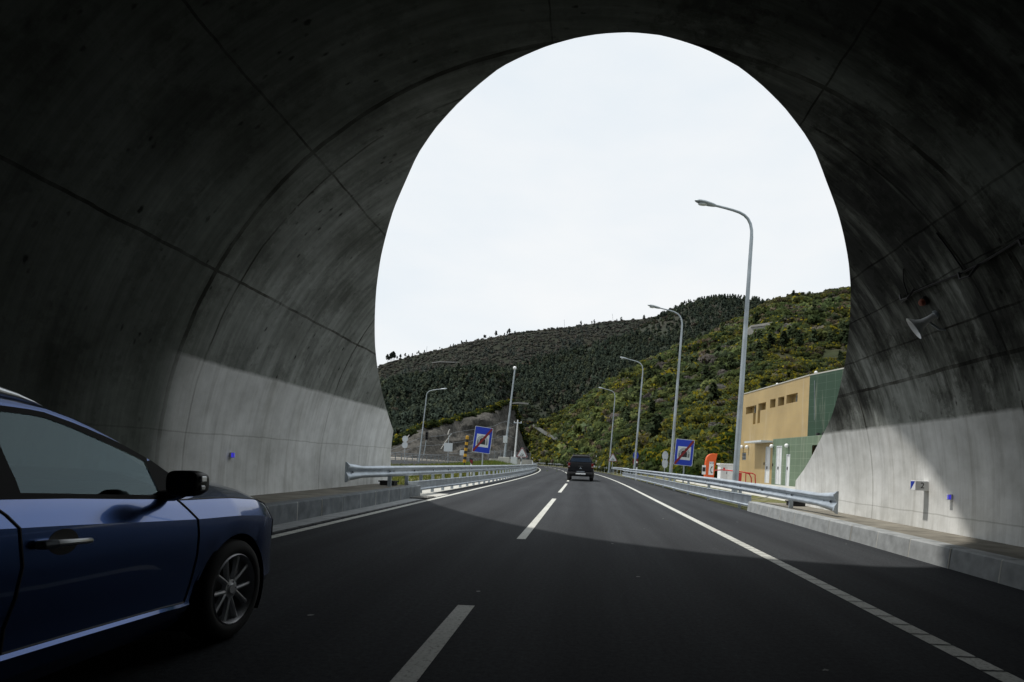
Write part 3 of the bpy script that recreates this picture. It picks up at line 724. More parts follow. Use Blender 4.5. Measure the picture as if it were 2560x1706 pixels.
# ------------------------------------------------------------------ signs
def rounded_rect(cx, cz, w, h, r, n=5):
    P = []
    for (sx, sz, a0) in ((1,1,0),(-1,1,90),(-1,-1,180),(1,-1,270)):
        for k in range(n+1):
            a = radians(a0+90*k/n); P.append((cx+sx*(w/2-r)+r*cos(a), cz+sz*(h/2-r)+r*sin(a)))
    return P
def tunnel_sign(c, W, H, roll, yaw, label):
    root = thing('road_sign', Vector((c.x, c.y, .0)), label, 'road sign', 'end of tunnel signs')
    Mx = Matrix.Translation(c) @ Matrix.Rotation(yaw, 4, 'Z') @ Matrix.Rotation(roll, 4, 'Y')
    def plate(name, pts, y, mat, parent, t=.004):
        b = MB(); b.prism([Mx @ Vector((x, y, z)) for x, z in pts], (Mx.to_3x3() @ Vector((0, t, 0)))); return b.build(name, mat, parent)
    pl = plate('panel', rounded_rect(0, 0, W, H, .05), 0, M['signwhite'], root, .02)
    plate('blue_field', rounded_rect(0, 0, W-.05, H-.05, .04), -.006, M['signblue'], pl)
    sq = W*.70
    cz = -H*.03
    plate('white_square', rounded_rect(0, cz, sq, sq*1.02, .01), -.012, M['signwhite'], pl)
    r = sq*.235; zb = cz - sq*.30
    pts = [(-r, zb), (-r, zb+sq*.28)] + [(r*cos(a), zb+sq*.28+r*sin(a)) for a in np.linspace(pi, 0, 13)] + [(r, zb)]
    plate('tunnel_opening', pts, -.018, M['black'], pl)
    b = MB()
    def seg(x0, z0, x1, z1, wd):
        d = Vector((x1-x0, z1-z0)).normalized(); nx, nz = -d.y*wd/2, d.x*wd/2
        b.prism([Mx @ Vector((x, -.018, z)) for x, z in ((x0+nx, z0+nz), (x1+nx, z1+nz), (x1-nx, z1-nz), (x0-nx, z0-nz))], Mx.to_3x3() @ Vector((0, .004, 0)))
    zc = zb + sq*.28; R1, R2 = r*1.25, r*1.75
    for a in np.linspace(0, pi, 12): seg(R1*cos(a), zc+R1*sin(a), R2*cos(a), zc+R2*sin(a), .022)
    for s in (-1, 1):
        for k in range(1, 6): z = zc - k*(sq*.28)/5; seg(s*R1, z, s*R2, z, .022)
        seg(s*R1, zb, s*R1, zc, .010); seg(s*R2, zb, s*R2, zc, .010)
    for R in (R1, R2):
        aa = np.linspace(0, pi, 14)
        for q in range(13): seg(R*cos(aa[q]), zc+R*sin(aa[q]), R*cos(aa[q+1]), zc+R*sin(aa[q+1]), .010)
    b.build('stone_arch', M['black'], pl)
    hw, hh = W/2-.035, H/2-.035; wd = .105
    plate('red_bar', [(-hw, -hh+wd), (-hw, -hh), (-hw+wd*.7, -hh), (hw, hh-wd), (hw, hh), (hw-wd*.7, hh)], -.024, M['signred'], pl)
    foot = Vector((c.x + .02, c.y+.06, -.1)); head = Mx @ Vector((.0, .06, H*.3))
    b = MB(); b.tube([foot, head], .038, 8); b.build('post', M['pole'], root, smooth=True)
    b = MB()
    for dz in (-H*.25, H*.25): b.box(-W*.42, W*.42, .02, .05, dz-.03, dz+.03, 0, Mx)
    b.build('back_brace', M['galv'], root)
    return root
tunnel_sign(at(1109, 1011.3, 33), 1.0, 1.47, radians(5.5), radians(8), 'blue end-of-tunnel sign beside the yellow and black marker post')
tunnel_sign(at(1572, 1040, 32), 1.01, 1.43, radians(3.3), radians(-4), 'blue end-of-tunnel sign between the orange phone pillar and the round sign backs')
# yellow and black marker post
p = at(1067, 1063, 40); t = at(1074, 1003, 40); root = thing('marker_post', Vector((p.x, 40, 0)), 'yellow and black striped marker post beside the blue sign', 'marker post')
b = MB(); n = 9
for k in range(n):
    a, c2 = p.lerp(t, k/n), p.lerp(t, (k+1)/n); r = .11
    b.tube([a, c2], r, 12, 1 - (k % 2) if k < n-1 else 1)
b.ball(t, (.11,.11,.05), 12, 1); b.build('striped_sleeve', [M['black'], M['yellow']], root)
b = MB(); b.tube([p - Vector((.03, 0, p.z+.05)), p], .04, 8); b.build('stem', M['black'], root)
def triangle_sign(c, S, label, posty):
    root = thing('warning_sign', Vector((c.x, c.y, posty)), label, 'warning sign', 'triangular warning signs')
    def tri(name, s, y, mat, rr=.12):
        b = MB(); P = []
        for a0 in (90, 210, 330):
            cx, cz = s*(1-rr*2)*cos(radians(a0)), s*(1-rr*2)*sin(radians(a0))
            for k in range(5): a = radians(a0-60+120*k/4); P.append(c + Vector((cx+s*rr*cos(a), y, cz+s*rr*sin(a))))
        b.prism(P, (0, .01, 0)); return b.build(name, mat, root)
    tri('panel', S, 0, M['signwhite']); tri('red_border', S*.97, -.014, M['signred']); tri('white_field', S*.78, -.026, M['signwhite'])
    b = MB(); k = S
    for (x, z, w_, h_) in ((-.16,-.22,.10,.16),(.05,-.24,.18,.12),(.16,-.10,.12,.12),(-.02,-.02,.09,.14),(.26,-.26,.08,.08)):
        b.box(c.x+k*(x-w_/2), c.x+k*(x+w_/2), c.y-.032, c.y-.028, c.z+k*(z-h_/2), c.z+k*(z+h_/2))
    b.build('pictogram', M['black'], root)
    b = MB(); b.tube([(c.x, c.y+.05, posty), (c.x, c.y+.05, c.z)], .035, 8); b.build('post', M['pole'], root)
triangle_sign(at(1199.5, 1043, 70), .88, 'white warning triangle with red edge before the wire fence', .2)
triangle_sign(at(1408, 1054, 72), .74, 'white warning triangle with red edge at the foot of the broom slope', .1)
def disc_pair(u, v1, v2, Y, R, mats, label, gname, w1=1.0):
    p1 = at(u, v1, Y); p2 = at(u-.6, v2, Y); zb = float(gz(p1.x, Y))
    root = thing('disc_sign', Vector((p1.x, Y, zb)), label, 'disc sign', gname)
    for i, (p, mt) in enumerate(((p1, mats[0]), (p2, mats[1]))):
        Mx = Matrix.Translation(p) @ Matrix.Rotation(pi/2, 4, 'X'); Mx = Mx @ Matrix.Scale(w1, 4, (1,0,0))
        b = MB(); b.lathe([(0,0),(R,0),(R,.03),(R*.88,.031),(R*.86,.02),(0,.02)], Mx, 24)
        o = b.build('disc', mt, root)
        if len(mats) > 2 and i == 1:
            b = MB(); b.box(p.x-R*.6*w1, p.x+R*.6*w1, Y-.045, Y-.034, p.z-R*.16, p.z+R*.16); b.build('white_bar', M['white'], o)
    b = MB(); b.tube([(p1.x, Y+.06, zb-.05), (p1.x, Y+.06, p1.z+.1)], .035, 8); b.build('post', M['pole'], root)
disc_pair(1528.5, 1048, 1065, 44, .36, [M['galv'], M['galv']], 'two grey round sign backs stacked on one pole', 'round signs', .62)
disc_pair(1461, 1047, 1062, 56, .38, [M['signblue'], M['signred'], 1], 'blue disc above a red disc on one pole', 'round signs', .7)
disc_pair(931, 1009, 1023, 70, .38, [M['signwhite'], M['signwhite']], 'two pale discs on one pole beside the slip road railing', 'round signs', .9)
# back of an information board
p = at(1030, 1028, 85); root = thing('board_back', Vector((p.x, 85, .6)), 'pale rectangular sign back before the netted rock face', 'sign board')
b = MB(); b.box(p.x-.62, p.x+.62, 84.97, 85.0, p.z-.62, p.z+.62); b.build('panel', M['signwhite'], root)
for s in (-.0,):
    b = MB(); b.tube([(p.x+s, 85.06, .5), (p.x+s, 85.06, p.z+1.6), (p.x+.4, 85.06, p.z+1.95)], .05, 6); b.build('post', M['pole'], root)
p = at(1093, 1040, 110); root = thing('board_back', Vector((p.x, 110, .6)), 'small pale plate far behind the blue sign', 'sign board')
p = at(1062, 1028.5+12, 110)
root.location = (p.x, 110, .6); root['label'] = 'small white plate on the gravel between sign back and marker post'
b = MB(); b.box(p.x-.45, p.x+.45, 109.97, 110, p.z-.5, p.z+.5); b.build('panel', M['signwhite'], root)
b = MB(); b.tube([(p.x, 110.05, .5), (p.x, 110.05, p.z)], .04, 6); b.build('post', M['pole'], root)
# dark signal head on a thin pole
p = at(981, 1002, 75); q = at(974, 1040, 75); root = thing('signal_head', Vector((q.x, 75, .5)), 'tall dark signal head on a thin leaning pole', 'signal')
b = MB(); b.box(p.x-.17, p.x+.17, 74.85, 75.1, p.z-.5, p.z+.55); o = b.build('backboard', M['black'], root, bevel=.03)
for k in (-.3, 0, .3):
    bb = MB(); bb.lathe([(.0,0),(.09,0),(.11,.1)], Matrix.Translation((p.x, 74.85, p.z+k)) @ Matrix.Rotation(pi/2, 4, 'X'), 12); bb.build('visor', M['rubber'], o)
b = MB(); b.tube([q - Vector((0,0,.4)), p], .05, 6); b.build('pole', M['pole'], root)
def delineator(u, v, Y, h, label, top='black'):
    p = at(u, v, Y); zb = p.z - h/2
    root = thing('delineator_post', Vector((p.x, Y, zb)), label, 'delineator', 'roadside delineator posts')
    b = MB(); b.box(p.x-.06, p.x+.06, Y-.03, Y+.03, min(zb-.3, -.05), zb+h*.45); b.build('white_post', M['white'], root)
    b = MB(); b.box(p.x-.065, p.x+.065, Y-.035, Y+.035, zb+h*.45, zb+h*.85); b.build('black_band', M['black'], root)
    b = MB(); b.box(p.x-.06, p.x+.06, Y-.03, Y+.03, zb+h*.85, zb+h); b.build('cap', M['white'], root)
delineator(1197, 1060, 74, 1.0, 'delineator post beside the low concrete wall and warning triangle')
delineator(1223.5, 1058, 108, 1.0, 'delineator post where the shaded-side guardrail disappears round the bend')
delineator(1463, 1073, 50, .9, 'delineator post under the red disc')
delineator(1370, 1030+27, 110, 1.6, 'thin tall delineator on the bank behind the pickup')
p = at(1083, 1060, 38); root = thing('hazard_board', Vector((p.x, 38, 0)), 'black and red hazard board beside the striped marker post', 'hazard board')
b = MB(); b.prism([p + Vector((x, 0, z)) for x, z in ((-.12,.22),(.10,.15),(.10,-.2),(.02,-.2),(-.12,0))], (0, .02, 0)); b.build('black_face', M['black'], root)
b = MB(); b.prism([p + Vector((x, -.006, z)) for x, z in ((-.10,.08),(.08,.06),(.08,-.18),(-.03,-.1))], (0, .004, 0)); b.build('red_face', M['signred'], root)
b = MB(); b.box(p.x-.05, p.x+.03, 38.03, 38.06, -.05, p.z); b.build('post', M['white'], root)

# parapet railing along the slip road
root = thing('steel_railing', (-25, 80, .6), 'dark steel railing with several bars along the far edge of the slip road', 'railing')
ys = np.linspace(56, 170, 70); ex = [float(np.interp(t, ny, fx))-.15 for t in ys]; ez = [float(gz(x, t)) for x, t in zip(ex, ys)]
for hh, r in ((1.0, .06), (.74, .045), (.48, .045), (.22, .045)):
    b = MB(); b.tube([(x, t, z+hh) for x, t, z in zip(ex, ys, ez)], r, 6); b.build('rail', M['galv_dark'], root, smooth=True)
for t in np.arange(57, 168, 2.4):
    x = float(np.interp(t, ny, fx))-.15; z = float(gz(x, t))
    b = MB(); b.box(x-.05, x+.05, t-.04, t+.04, z-.1, z+1.02); b.build('post', M['galv_dark'], root)
# wire fence and low wall behind the triangle
root = thing('low_wall', at(1168, 1062, 100), 'low pale concrete wall under the wire fence', 'wall')
b = MB(); A = at(1126, 1065, 92); B = at(1222, 1066, 112); d = (B-A); n = Vector((-d.y, d.x, 0)).normalized()*.15
b.prism([A-n+Vector((0,0,-1)), A+n+Vector((0,0,-1)), A+n+Vector((0,0,.75)), A-n+Vector((0,0,.75))], d); b.build('wall_body', M['paleconc'], root)
root = thing('wire_fence', at(1168, 1055, 100), 'wire mesh fence with dark posts on the low concrete wall', 'fence')
n2 = n*2.4
for k in range(9):
    q = A.lerp(B, k/8) + n2; b = MB(); b.tube([q - Vector((0,0,.8)), q + Vector((0,0,2.1))], .05, 6); b.build('post', M['galv_dark'], root)
b = MB()
for k in range(9): b.tube([A + n2 + Vector((0,0,.2+k*.22)), B + n2 + Vector((0,0,.2+k*.22))], .012, 4)
for k in range(60): q = A.lerp(B, k/59) + n2; b.tube([q + Vector((0,0,.1)), q + Vector((0,0,2.0))], .010, 4)
b.build('mesh_panel', M['galv_dark'], root)

# ------------------------------------------------------------------ phone pillar, cabinet, red railing
p = at(1629, 1105, 36); px, pz = p.x, .25
root = thing('phone_pillar', (px, 36, pz), 'orange emergency phone pillar with rounded top and white handset panel', 'phone pillar')
W = .62
prof = [(-.33,0),(.27,0),(.27,.5),(.30,1.0),(.36,1.5),(.44,1.92),(.12,1.92),(-.02,1.88),(-.14,1.80),(-.22,1.68),(-.27,1.5),(-.31,1.1)]
b = MB(); b.prism([(px+x*.95, 35.8, pz+z) for x, z in prof], (0, .4, 0)); b.build('shell', M['orange'], root, bevel=.02)
b = MB(); b.prism([(px-.10, 35.79, pz+.62), (px+.2, 35.79, pz+.62), (px+.2, 35.79, pz+1.42), (px-.06, 35.79, pz+1.42)], (0, -.006, 0)); pn = b.build('white_panel', M['white'], root)
text_mesh('SOS', .15, M['black'], 'lettering', root, (px+.07, 35.776, pz+1.33), (pi/2, 0, 0))
b = MB(); b.tube([(px+.13, 35.775, pz+1.12), (px+.07, 35.765, pz+1.07), (px+.03, 35.765, pz+.98), (px+.03, 35.765, pz+.88), (px+.06, 35.765, pz+.79), (px+.13, 35.775, pz+.74)], [.032,.024,.016,.016,.024,.032], 8)
b.build('handset_symbol', M['black'], root)
b = MB(); q = at(1617.5, 1080, 35.6); b.box(q.x-.11, q.x+.11, 35.6, 35.63, q.z-.28, q.z+.28, 0)
b.box(q.x-.09, q.x+.09, 35.585, 35.597, q.z-.1, q.z+.16, 1); b.build('side_plate', [M['white'], M['black']], root)
b = MB(); b.box(px-.36, px+.33, 35.7, 36.3, pz-.25, pz); b.build('plinth', M['paleconc'], root)
p0 = at(1654, 1071, 38); p1 = at(1698, 1068, 38); top = 1.62
root = thing('electric_cabinet', ((p0.x+p1.x)/2, 38.4, .4), 'white electrical cabinet with lidded top behind the street lamp foot', 'cabinet')
b = MB(); b.box(p0.x+.05, p1.x-.05, 38, 38.8, .35, top-.1); b.build('cabinet_body', M['white'], root, bevel=.01)
b = MB(); b.box(p0.x-.02, p1.x+.02, 37.93, 38.87, top-.1, top); b.build('lid', M['white'], root, bevel=.01)
b = MB(); b.box(p0.x+.10, p0.x+.50, 37.985, 37.999, .5, top-.2); b.build('door', M['offwhite'], root)
b = MB(); b.box(p0.x+.44, p0.x+.47, 37.96, 37.985, .95, 1.1); b.build('handle', M['black'], root)
b = MB(); b.box(p0.x+.22, p0.x+.34, 37.976, 37.984, 1.15, 1.35); b.build('warning_sticker', M['red'], root)
root = thing('red_railing', at(1690, 1100, 36), 'red tubular railing with a solid panel running to the phone pillar', 'railing')
Y = 35.
def R(u, v, y=Y): return at(u, v, y)
b = MB(); b.tube([R(1633, 1115, 37), R(1634, 1090, 37), R(1640, 1081.5, 36.8), R(1660, 1080, 36.5), R(1690, 1083), R(1712, 1086), R(1722, 1090), R(1726, 1098), R(1727, 1112)], .035, 8); b.build('top_rail', M['red'], root, smooth=True)
b = MB(); b.tube([R(1712, 1086.5), R(1728, 1088), R(1735, 1091), R(1736, 1113)], .035, 8); b.build('end_hoop', M['red'], root, smooth=True)
b = MB(); b.tube([R(1714, 1088), R(1713, 1112)], .03, 8); b.build('post', M['red'], root, smooth=True)
b = MB(); b.prism([R(1687, 1085), R(1705, 1087.5), R(1703, 1111), R(1686, 1109)], (0, .03, 0)); b.build('solid_panel', M['red'], root)

# ------------------------------------------------------------------ technical building
def building():
    N = Vector((12.1, 31.9, 0)); F = Vector((10.9, 41.8, 0)); dr = (F-N); L = dr.length; dr.normalize(); nin = Vector((dr.y, -dr.x, 0))  # points into the building
    if nin.x < 0: nin = -nin
    root = thing('service_building', N, 'tan and green tiled service building with slot windows and white doors', 'building')
    def fp(s, z, o=0.): return N + dr*s + nin*o + Vector((0, 0, z))
    ZB, ZT = .3, 6.52
    wins = [(6.95, 8.65, 5.09, 5.58), (5.46, 6.62, 5.15, 5.63), (4.10, 4.86, 5.18, 5.71), (2.94, 3.75, 5.20, 5.72), (1.30, 2.66, 5.235, 5.745)]
    slots = [(6.98, 7.40, 4.32, 5.09), (6.28, 6.68, 4.34, 5.15)]
    louv = (8.32, 9.0, 1.94, 2.45); doors = [(4.52, 5.22, .5, 2.78), (2.95, 3.71, .47, 2.79), (1.89, 2.37, .42, 2.28)]
    SG, ZG = 4.22, 3.22
    opens = [(r, .42) for r in wins] + [(r, .25) for r in slots] + [(louv, .12)] + [(d, .08) for d in doors]
    S = sorted(set([0, L, SG] + [x for r, _ in opens for x in r[:2]])); Zs = sorted(set([ZB, ZT, ZG] + [x for r, _ in opens for x in r[2:]]))
    def depth(s, z):
        for (a, b_, c, d), dp in opens:
            if a < s < b_ and c < z < d: return dp
        return 0.
    def region(s, z): return 1 if (s < SG and z < ZG) else 0
    mbs = [MB(), MB()]
    cell = {}
    for i in range(len(S)-1):
        for j in range(len(Zs)-1): cell[i, j] = depth((S[i]+S[i+1])/2, (Zs[j]+Zs[j+1])/2)
    for (i, j), d in cell.items():
        mb = mbs[region((S[i]+S[i+1])/2, (Zs[j]+Zs[j+1])/2)]
        a, b_, c, e = S[i], S[i+1], Zs[j], Zs[j+1]
        mb.quad(fp(a, c, d), fp(b_, c, d), fp(b_, e, d), fp(a, e, d))
        for (di, dj, q1, q2) in ((1, 0, (b_, c), (b_, e)), (0, 1, (a, e), (b_, e))):
            d2 = cell.get((i+di, j+dj))
            if d2 is not None and abs(d2-d) > 1e-6: mb.quad(fp(*q1, d), fp(*q2, d), fp(*q2, d2), fp(*q1, d2))
    # ends, back and top
    D = 8.5
    mb = mbs[0]
    mb.quad(fp(L, ZB), fp(L, ZB, D), fp(L, ZT, D), fp(L, ZT)); mb.quad(fp(0, ZB, D), fp(L, ZB, D), fp(L, ZT, D), fp(0, ZT, D))
    mbs[0].build('wall', M['tan_tile'], root)
    mb = mbs[1]
    G1 = N + Vector((.9, -7.4, 0))            # lower block runs on toward the tunnel
    def z_(p, z): return Vector((p.x, p.y, z))
    op0, op1 = N.lerp(G1, .075), N.lerp(G1, .16)
    mb.quad(z_(N, ZB), z_(op0, ZB), z_(op0, ZG), z_(N, ZG)); mb.quad(z_(op0, 2.72), z_(op1, 2.72), z_(op1, ZG), z_(op0, ZG)); mb.quad(z_(op0, ZB), z_(op1, ZB), z_(op1, 2.2), z_(op0, 2.2))
    mb.quad(z_(op1, ZB), z_(G1, ZB), z_(G1, ZG), z_(op1, ZG))
    o2 = mb.build('wall', M['green_tile'], root); o2['label'] = 'pale green tiled ground-floor wall'
    b = MB(); b.quad(z_(op0, 2.2)+nin*.15, z_(op1, 2.2)+nin*.15, z_(op1, 2.72)+nin*.15, z_(op0, 2.72)+nin*.15); b.build('opening', M['black'], root)
    D1 = N + Vector((2.5, -7.5, 0))
    b = MB(); b.quad(z_(N, ZG), z_(D1, ZG), z_(D1, ZT+.05), z_(N, ZT)); b.quad(z_(D1, ZG), z_(D1, ZG)+nin*7, z_(D1, ZT)+nin*7, z_(D1, ZT))
    o3 = b.build('wall', M['dark_green_tile'], root); o3['label'] = 'dark green tiled upper wall'
    b = MB(); b.add([z_(N, ZG), z_(G1, ZG), z_(D1, ZG)], [(0,1,2)]); b.build('terrace', M['paleconc'], root)
    for t in (.12, .2, .28):
        q = N.lerp(G1, t) + Vector((.1, 0, ZG)); bb = MB(); bb.box(q.x-.06, q.x+.06, q.y-.1, q.y+.1, ZG, ZG+.14); bb.build('roof_fixing', M['black'], root)
    b = MB(); b.poly([fp(0, ZT-.05), fp(L, ZT-.05), fp(L, ZT-.05, D), fp(0, ZT-.05, D)]); b.poly([z_(N, ZT-.05), fp(0, ZT-.05, D), z_(D1, ZT-.05)+nin*7, z_(D1, ZT-.05)]); b.build('roof', M['paleconc'], root)
    b = MB(); b.prism([fp(-.0, ZT, -.03), fp(L+.03, ZT, -.03), fp(L+.03, ZT+.06, -.03), fp(0, ZT+.06, -.03)], nin*.25); b.build('coping', M['paleconc'], root)
    b = MB(); e = (D1-N); b.prism([z_(N, ZT+.002), z_(D1, ZT+.05), z_(D1, ZT+.12), z_(N, ZT+.062)], nin*.2); b.build('coping', M['paleconc'], root)
    for k, (a, c, z0, z1) in enumerate(wins):
        b = MB(); g = (a, a + (c-a)*.66); x0, x1 = g
        for (s0, s1, q0, q1) in ((x0, x1, z0, z0+.04), (x0, x1, z1-.04, z1), (x0, x0+.04, z0+.04, z1-.04), (x1-.04, x1, z0+.04, z1-.04), ((x0+x1)/2-.02, (x0+x1)/2+.02, z0+.04, z1-.04)):
            b.prism([fp(s0+.003, q0, .41), fp(s1-.003, q0, .41), fp(s1-.003, q1, .41), fp(s0+.003, q1, .41)], nin*-.05)
        fr = b.build('window', M['signwhite'], root)
        b = MB(); b.quad(fp(x0+.03, z0+.03, .395), fp(x1-.03, z0+.03, .395), fp(x1-.03, z1-.03, .395), fp(x0+.03, z1-.03, .395)); b.build('pane', M['glassdark'], fr)
    a, c, z0, z1 = louv
    b = MB(); b.quad(fp(a, z0, .11), fp(c, z0, .11), fp(c, z1, .11), fp(a, z1, .11)); lo = b.build('louvre', M['black'], root)
    b = MB()
    for k in range(5): z = z0+.03+k*.1; b.prism([fp(a+.02, z, .10), fp(c-.02, z, .10), fp(c-.02, z+.035, .10), fp(a+.02, z+.035, .10)], nin*-.09)
    b.build('louvre_blades', M['galv'], lo)
    for k, (a, c, z0, z1) in enumerate(doors):
        b = MB(); b.prism([fp(a+.01, z0, .075), fp(c-.01, z0, .075), fp(c-.01, z1-.01, .075), fp(a+.01, z1-.01, .075)], nin*-.04); dd = b.build('door', M['offwhite'], root)
        b = MB()
        for (s0, s1, q0, q1) in ((a+.01, a+.07, z0, z1-.07), (c-.07, c-.01, z0, z1-.07), (a+.01, c-.01, z1-.07, z1-.01)): b.prism([fp(s0, q0, .033), fp(s1, q0, .033), fp(s1, q1, .033), fp(s0, q1, .033)], nin*-.03)
        if k == 1: b.prism([fp((a+c)/2-.012, z0, .033), fp((a+c)/2+.012, z0, .033), fp((a+c)/2+.012, z1-.07, .033), fp((a+c)/2-.012, z1-.07, .033)], nin*-.012)
        b.build('door_frame', M['signwhite'], dd)
        b = MB(); q = fp((a+c)/2+.09, 1.45, .03); b.box(q.x-.04, q.x-.0, q.y-.03, q.y+.03, q.z-.09, q.z+.09); b.build('handle', M['black'], dd)
    b = MB(); b.prism([fp(4.25, 3.02, 0), fp(6.9, 3.02, 0), fp(6.9, 3.13, 0), fp(4.25, 3.13, 0)], nin*-.75); b.build('canopy', M['signwhite'], root)
    for s, z in ((8.84, 2.85), (7.92, 2.82), (4.10, 2.78), (2.11, 2.76)):
        b = MB(); b.ball(fp(s, z, -.14), .12, 14); g = b.build('globe_light', M['white'], root, smooth=True)
        b = MB(); q = fp(s, z+.02, 0); b.box(q.x-.06, q.x+.02, q.y-.04, q.y+.04, q.z-.04, q.z+.04); b.build('lamp_bracket', M['galv'], g)
    for s, z in ((5.35, 1.7), (4.1, 1.65)):
        q = fp(s, z, 0); b = MB(); b.box(q.x-.03, q.x+.02, q.y-.05, q.y+.05, z-.08, z+.08); b.build('call_box', M['black'], root)
    for s, z in ((4.4, ZT+.06), (-.25, ZT+.1)):
        q = fp(s, z, .2); b = MB(); b.lathe([(.0,0),(.09,0),(.09,.06),(.05,.12),(.0,.13)], Matrix.Translation(q), 10); b.build('roof_vent', M['offwhite'], root)
    b = MB()
    b.tube([N + Vector((.2, -.5, ZG+.05)), N + Vector((.16, -.45, 4.4)), N + Vector((.12, -.4, 6.2))], .02, 5); b.build('downpipe', M['galv_dark'], root)
building()

# ------------------------------------------------------------------ hills
class Sheet:
    """a hillside: columns fan out from the tunnel mouth, each running from a foot to a crest, with bumps and gullies"""
    def __init__(s, tab, amp, ns, seed, p=1.0):
        R = sorted((rd(u, vc)[0]/FOC, Yf, zf, Yc, CAMH - rd(u, vc)[1]*Yc/FOC) for (u, Yf, zf, vc, Yc) in tab)
        s.R = np.array(R); s.amp, s.ns, s.seed, s.p = amp, ns, seed, p
    def __call__(s, a, t):
        a = np.asarray(a, float); t = np.asarray(t, float)
        Yf, zf, Yc, zc = (np.interp(a, s.R[:, 0], s.R[:, i]) for i in (1, 2, 3, 4))
        tt = np.minimum(t, 1)
        Y = Yf + (Yc-Yf)*t; X = a*Y
        z = zf + (zc-zf)*tt**s.p - np.maximum(t-1, 0)*(zc-zf)*.5
        w_ = np.clip(t*5, 0, 1)*np.clip((1-t)*7, 0, 1)
        z = z + w_*s.amp*((fbm(X/s.ns, Y/s.ns, s.seed, 5)-.5)*2 - .6*np.abs(fbm(X/s.ns*.6+40, Y/s.ns*.35, s.seed+5, 3)-.5)*2)
        return np.stack([X, Y, z], -1)
    def hit(s, u, v):
        r, d = rd(u, v); a = r/FOC; ts = np.linspace(.02, 1, 300); P = s(np.full(300, a), ts)
        e = (CAMH - P[:, 2])/P[:, 1] - d/FOC
        k = np.argmax(e <= 0) if (e <= 0).any() else 299
        return Vector(P[k])
    def mesh(s, name, mat, n=150, m=70, tail=.35):
        aa = np.linspace(s.R[0, 0], s.R[-1, 0], n); tt = np.concatenate([np.linspace(0, 1, m), [1.12, 1+tail]])
        b = MB(); b.grid([[tuple(p) for p in s(aa, np.full(n, t))] for t in tt])
        return structure(b.build(name, mat, smooth=True, sharp=180))
far = Sheet([(300,700,20,905,900),(700,600,10,880,950),(850,560,5,851,980),(866,560,5,847,985),(885,560,5,834,990),(915,560,5,827,990),(940,560,5,821,990),(1000,570,5,806,1000),(1080,580,5,786,1000),(1140,590,5,776,1000),(1200,590,5,763,1010),(1300,600,5,753,1020),(1400,620,5,739,1040),(1480,640,5,733,1050),(1520,660,5,724,1060),(1600,700,5,716,1080),(1700,700,5,712,1080),(1800,700,5,706,1080),(1960,720,5,700,1080),(2300,720,5,690,1080)], 26, 160, 3)
mid = Sheet([(300,150,4,940,380),(700,150,4,915,400),(850,150,3,890,420),(975,160,3,886,430),(1078,170,3,868,440),(1140,200,2,855,450),(1175,345,1,846,470),(1284,345,1,812,490),(1340,320,4,800,500),(1380,270,5,790,500),(1433,280,8,775,520),(1500,300,12,737,560),(1540,300,12,716,580),(1580,300,15,698,600),(1640,300,15,686,610),(1680,300,15,685,620),(1730,300,15,689,620),(1783,300,15,697,620),(1850,300,15,700,620),(1960,300,15,690,640),(2300,300,15,680,640)], 16, 90, 21)
near = Sheet([(1196,280,.5,1015,305),(1215,262,.5,992,305),(1232,242,.5,979,290),(1250,226,.5,971,280),(1285,192,.3,952,265),(1330,142,.2,928,250),(1400,92,.1,884,245),(1470,68,.1,848,255),(1560,53,.1,802,262),(1610,48,.2,781,266),(1640,47,.3,766,270),(1670,47,.3,749,275),(1708,47,.3,736,282),(1740,46.5,.3,719,287),(1775,46,.3,698,295),(1830,45.5,.3,684,305),(1900,45,.3,672,315),(1960,45,.3,667,322),(2100,45,.3,662,325),(2500,45,.3,655,330)], 5.5, 34, 8)
far.mesh('far_hills', M['moor'], 160, 50)
mid.mesh('forest_hills', M['forest'], 180, 70)
near.mesh('broom_hillside', M['scrub'], 200, 110)
# low skirt of land behind everything so that the hills stand on ground
# netted rock cutting beyond the slip road, and the small crag at the bend
def rock_sheet(top, foot, Y0, Y1, name, label, depth=14, seed=2):
    b = MB(); n = 70; m = 26; rows = []
    us = np.linspace(top[0][0], top[-1][0], n); vt = np.interp(us, [q[0] for q in top], [q[1] for q in top]); vf = np.interp(us, [q[0] for q in foot], [q[1] for q in foot])
    for j in range(m):
        t = j/(m-1); row = []
        for i in range(n):
            Yb = Y0 + (Y1-Y0)*i/(n-1); p0 = at(us[i], vf[i]+12, Yb); p1 = at(us[i], vt[i], Yb+depth)
            p = p0.lerp(p1, t)
            k = float(fbm(p.x/5, p.z/3+i*.01, seed, 5))-.5; k2 = float(fbm(p.x/1.3, p.z/.9, seed+3, 3))-.5
            p = p + Vector((0, -1, .25))*(k*6 + k2*1.5)*min(1, 4*t, 6*(1-t)+.15)
            row.append(p)
        rows.append(row)
    rows.append([p + Vector((0, 9, -1.0)) for p in rows[-1]]); rows.append([p + Vector((0, 12, -20)) for p in rows[-1]])
    b.grid(rows); c = rows[0][n//2]
    root = thing(name, (c.x, c.y, 0), label, 'rock face'); b.build('rock_surface', M['rock'], root, smooth=True, sharp=40)
    return root, us, vt
top1 = [(890,1030),(909,1019),(938,1003),(970,981),(1023,974),(1054,962),(1094,953),(1139,942),(1150,931),(1172,925),(1184,940),(1188,965),(1198,1000),(1210,1030)]
rk, rus, rvt = rock_sheet(top1, [(890,1052),(1210,1062)], 112, 150, 'rock_cutting', 'grey netted rock cutting rising behind the slip road')
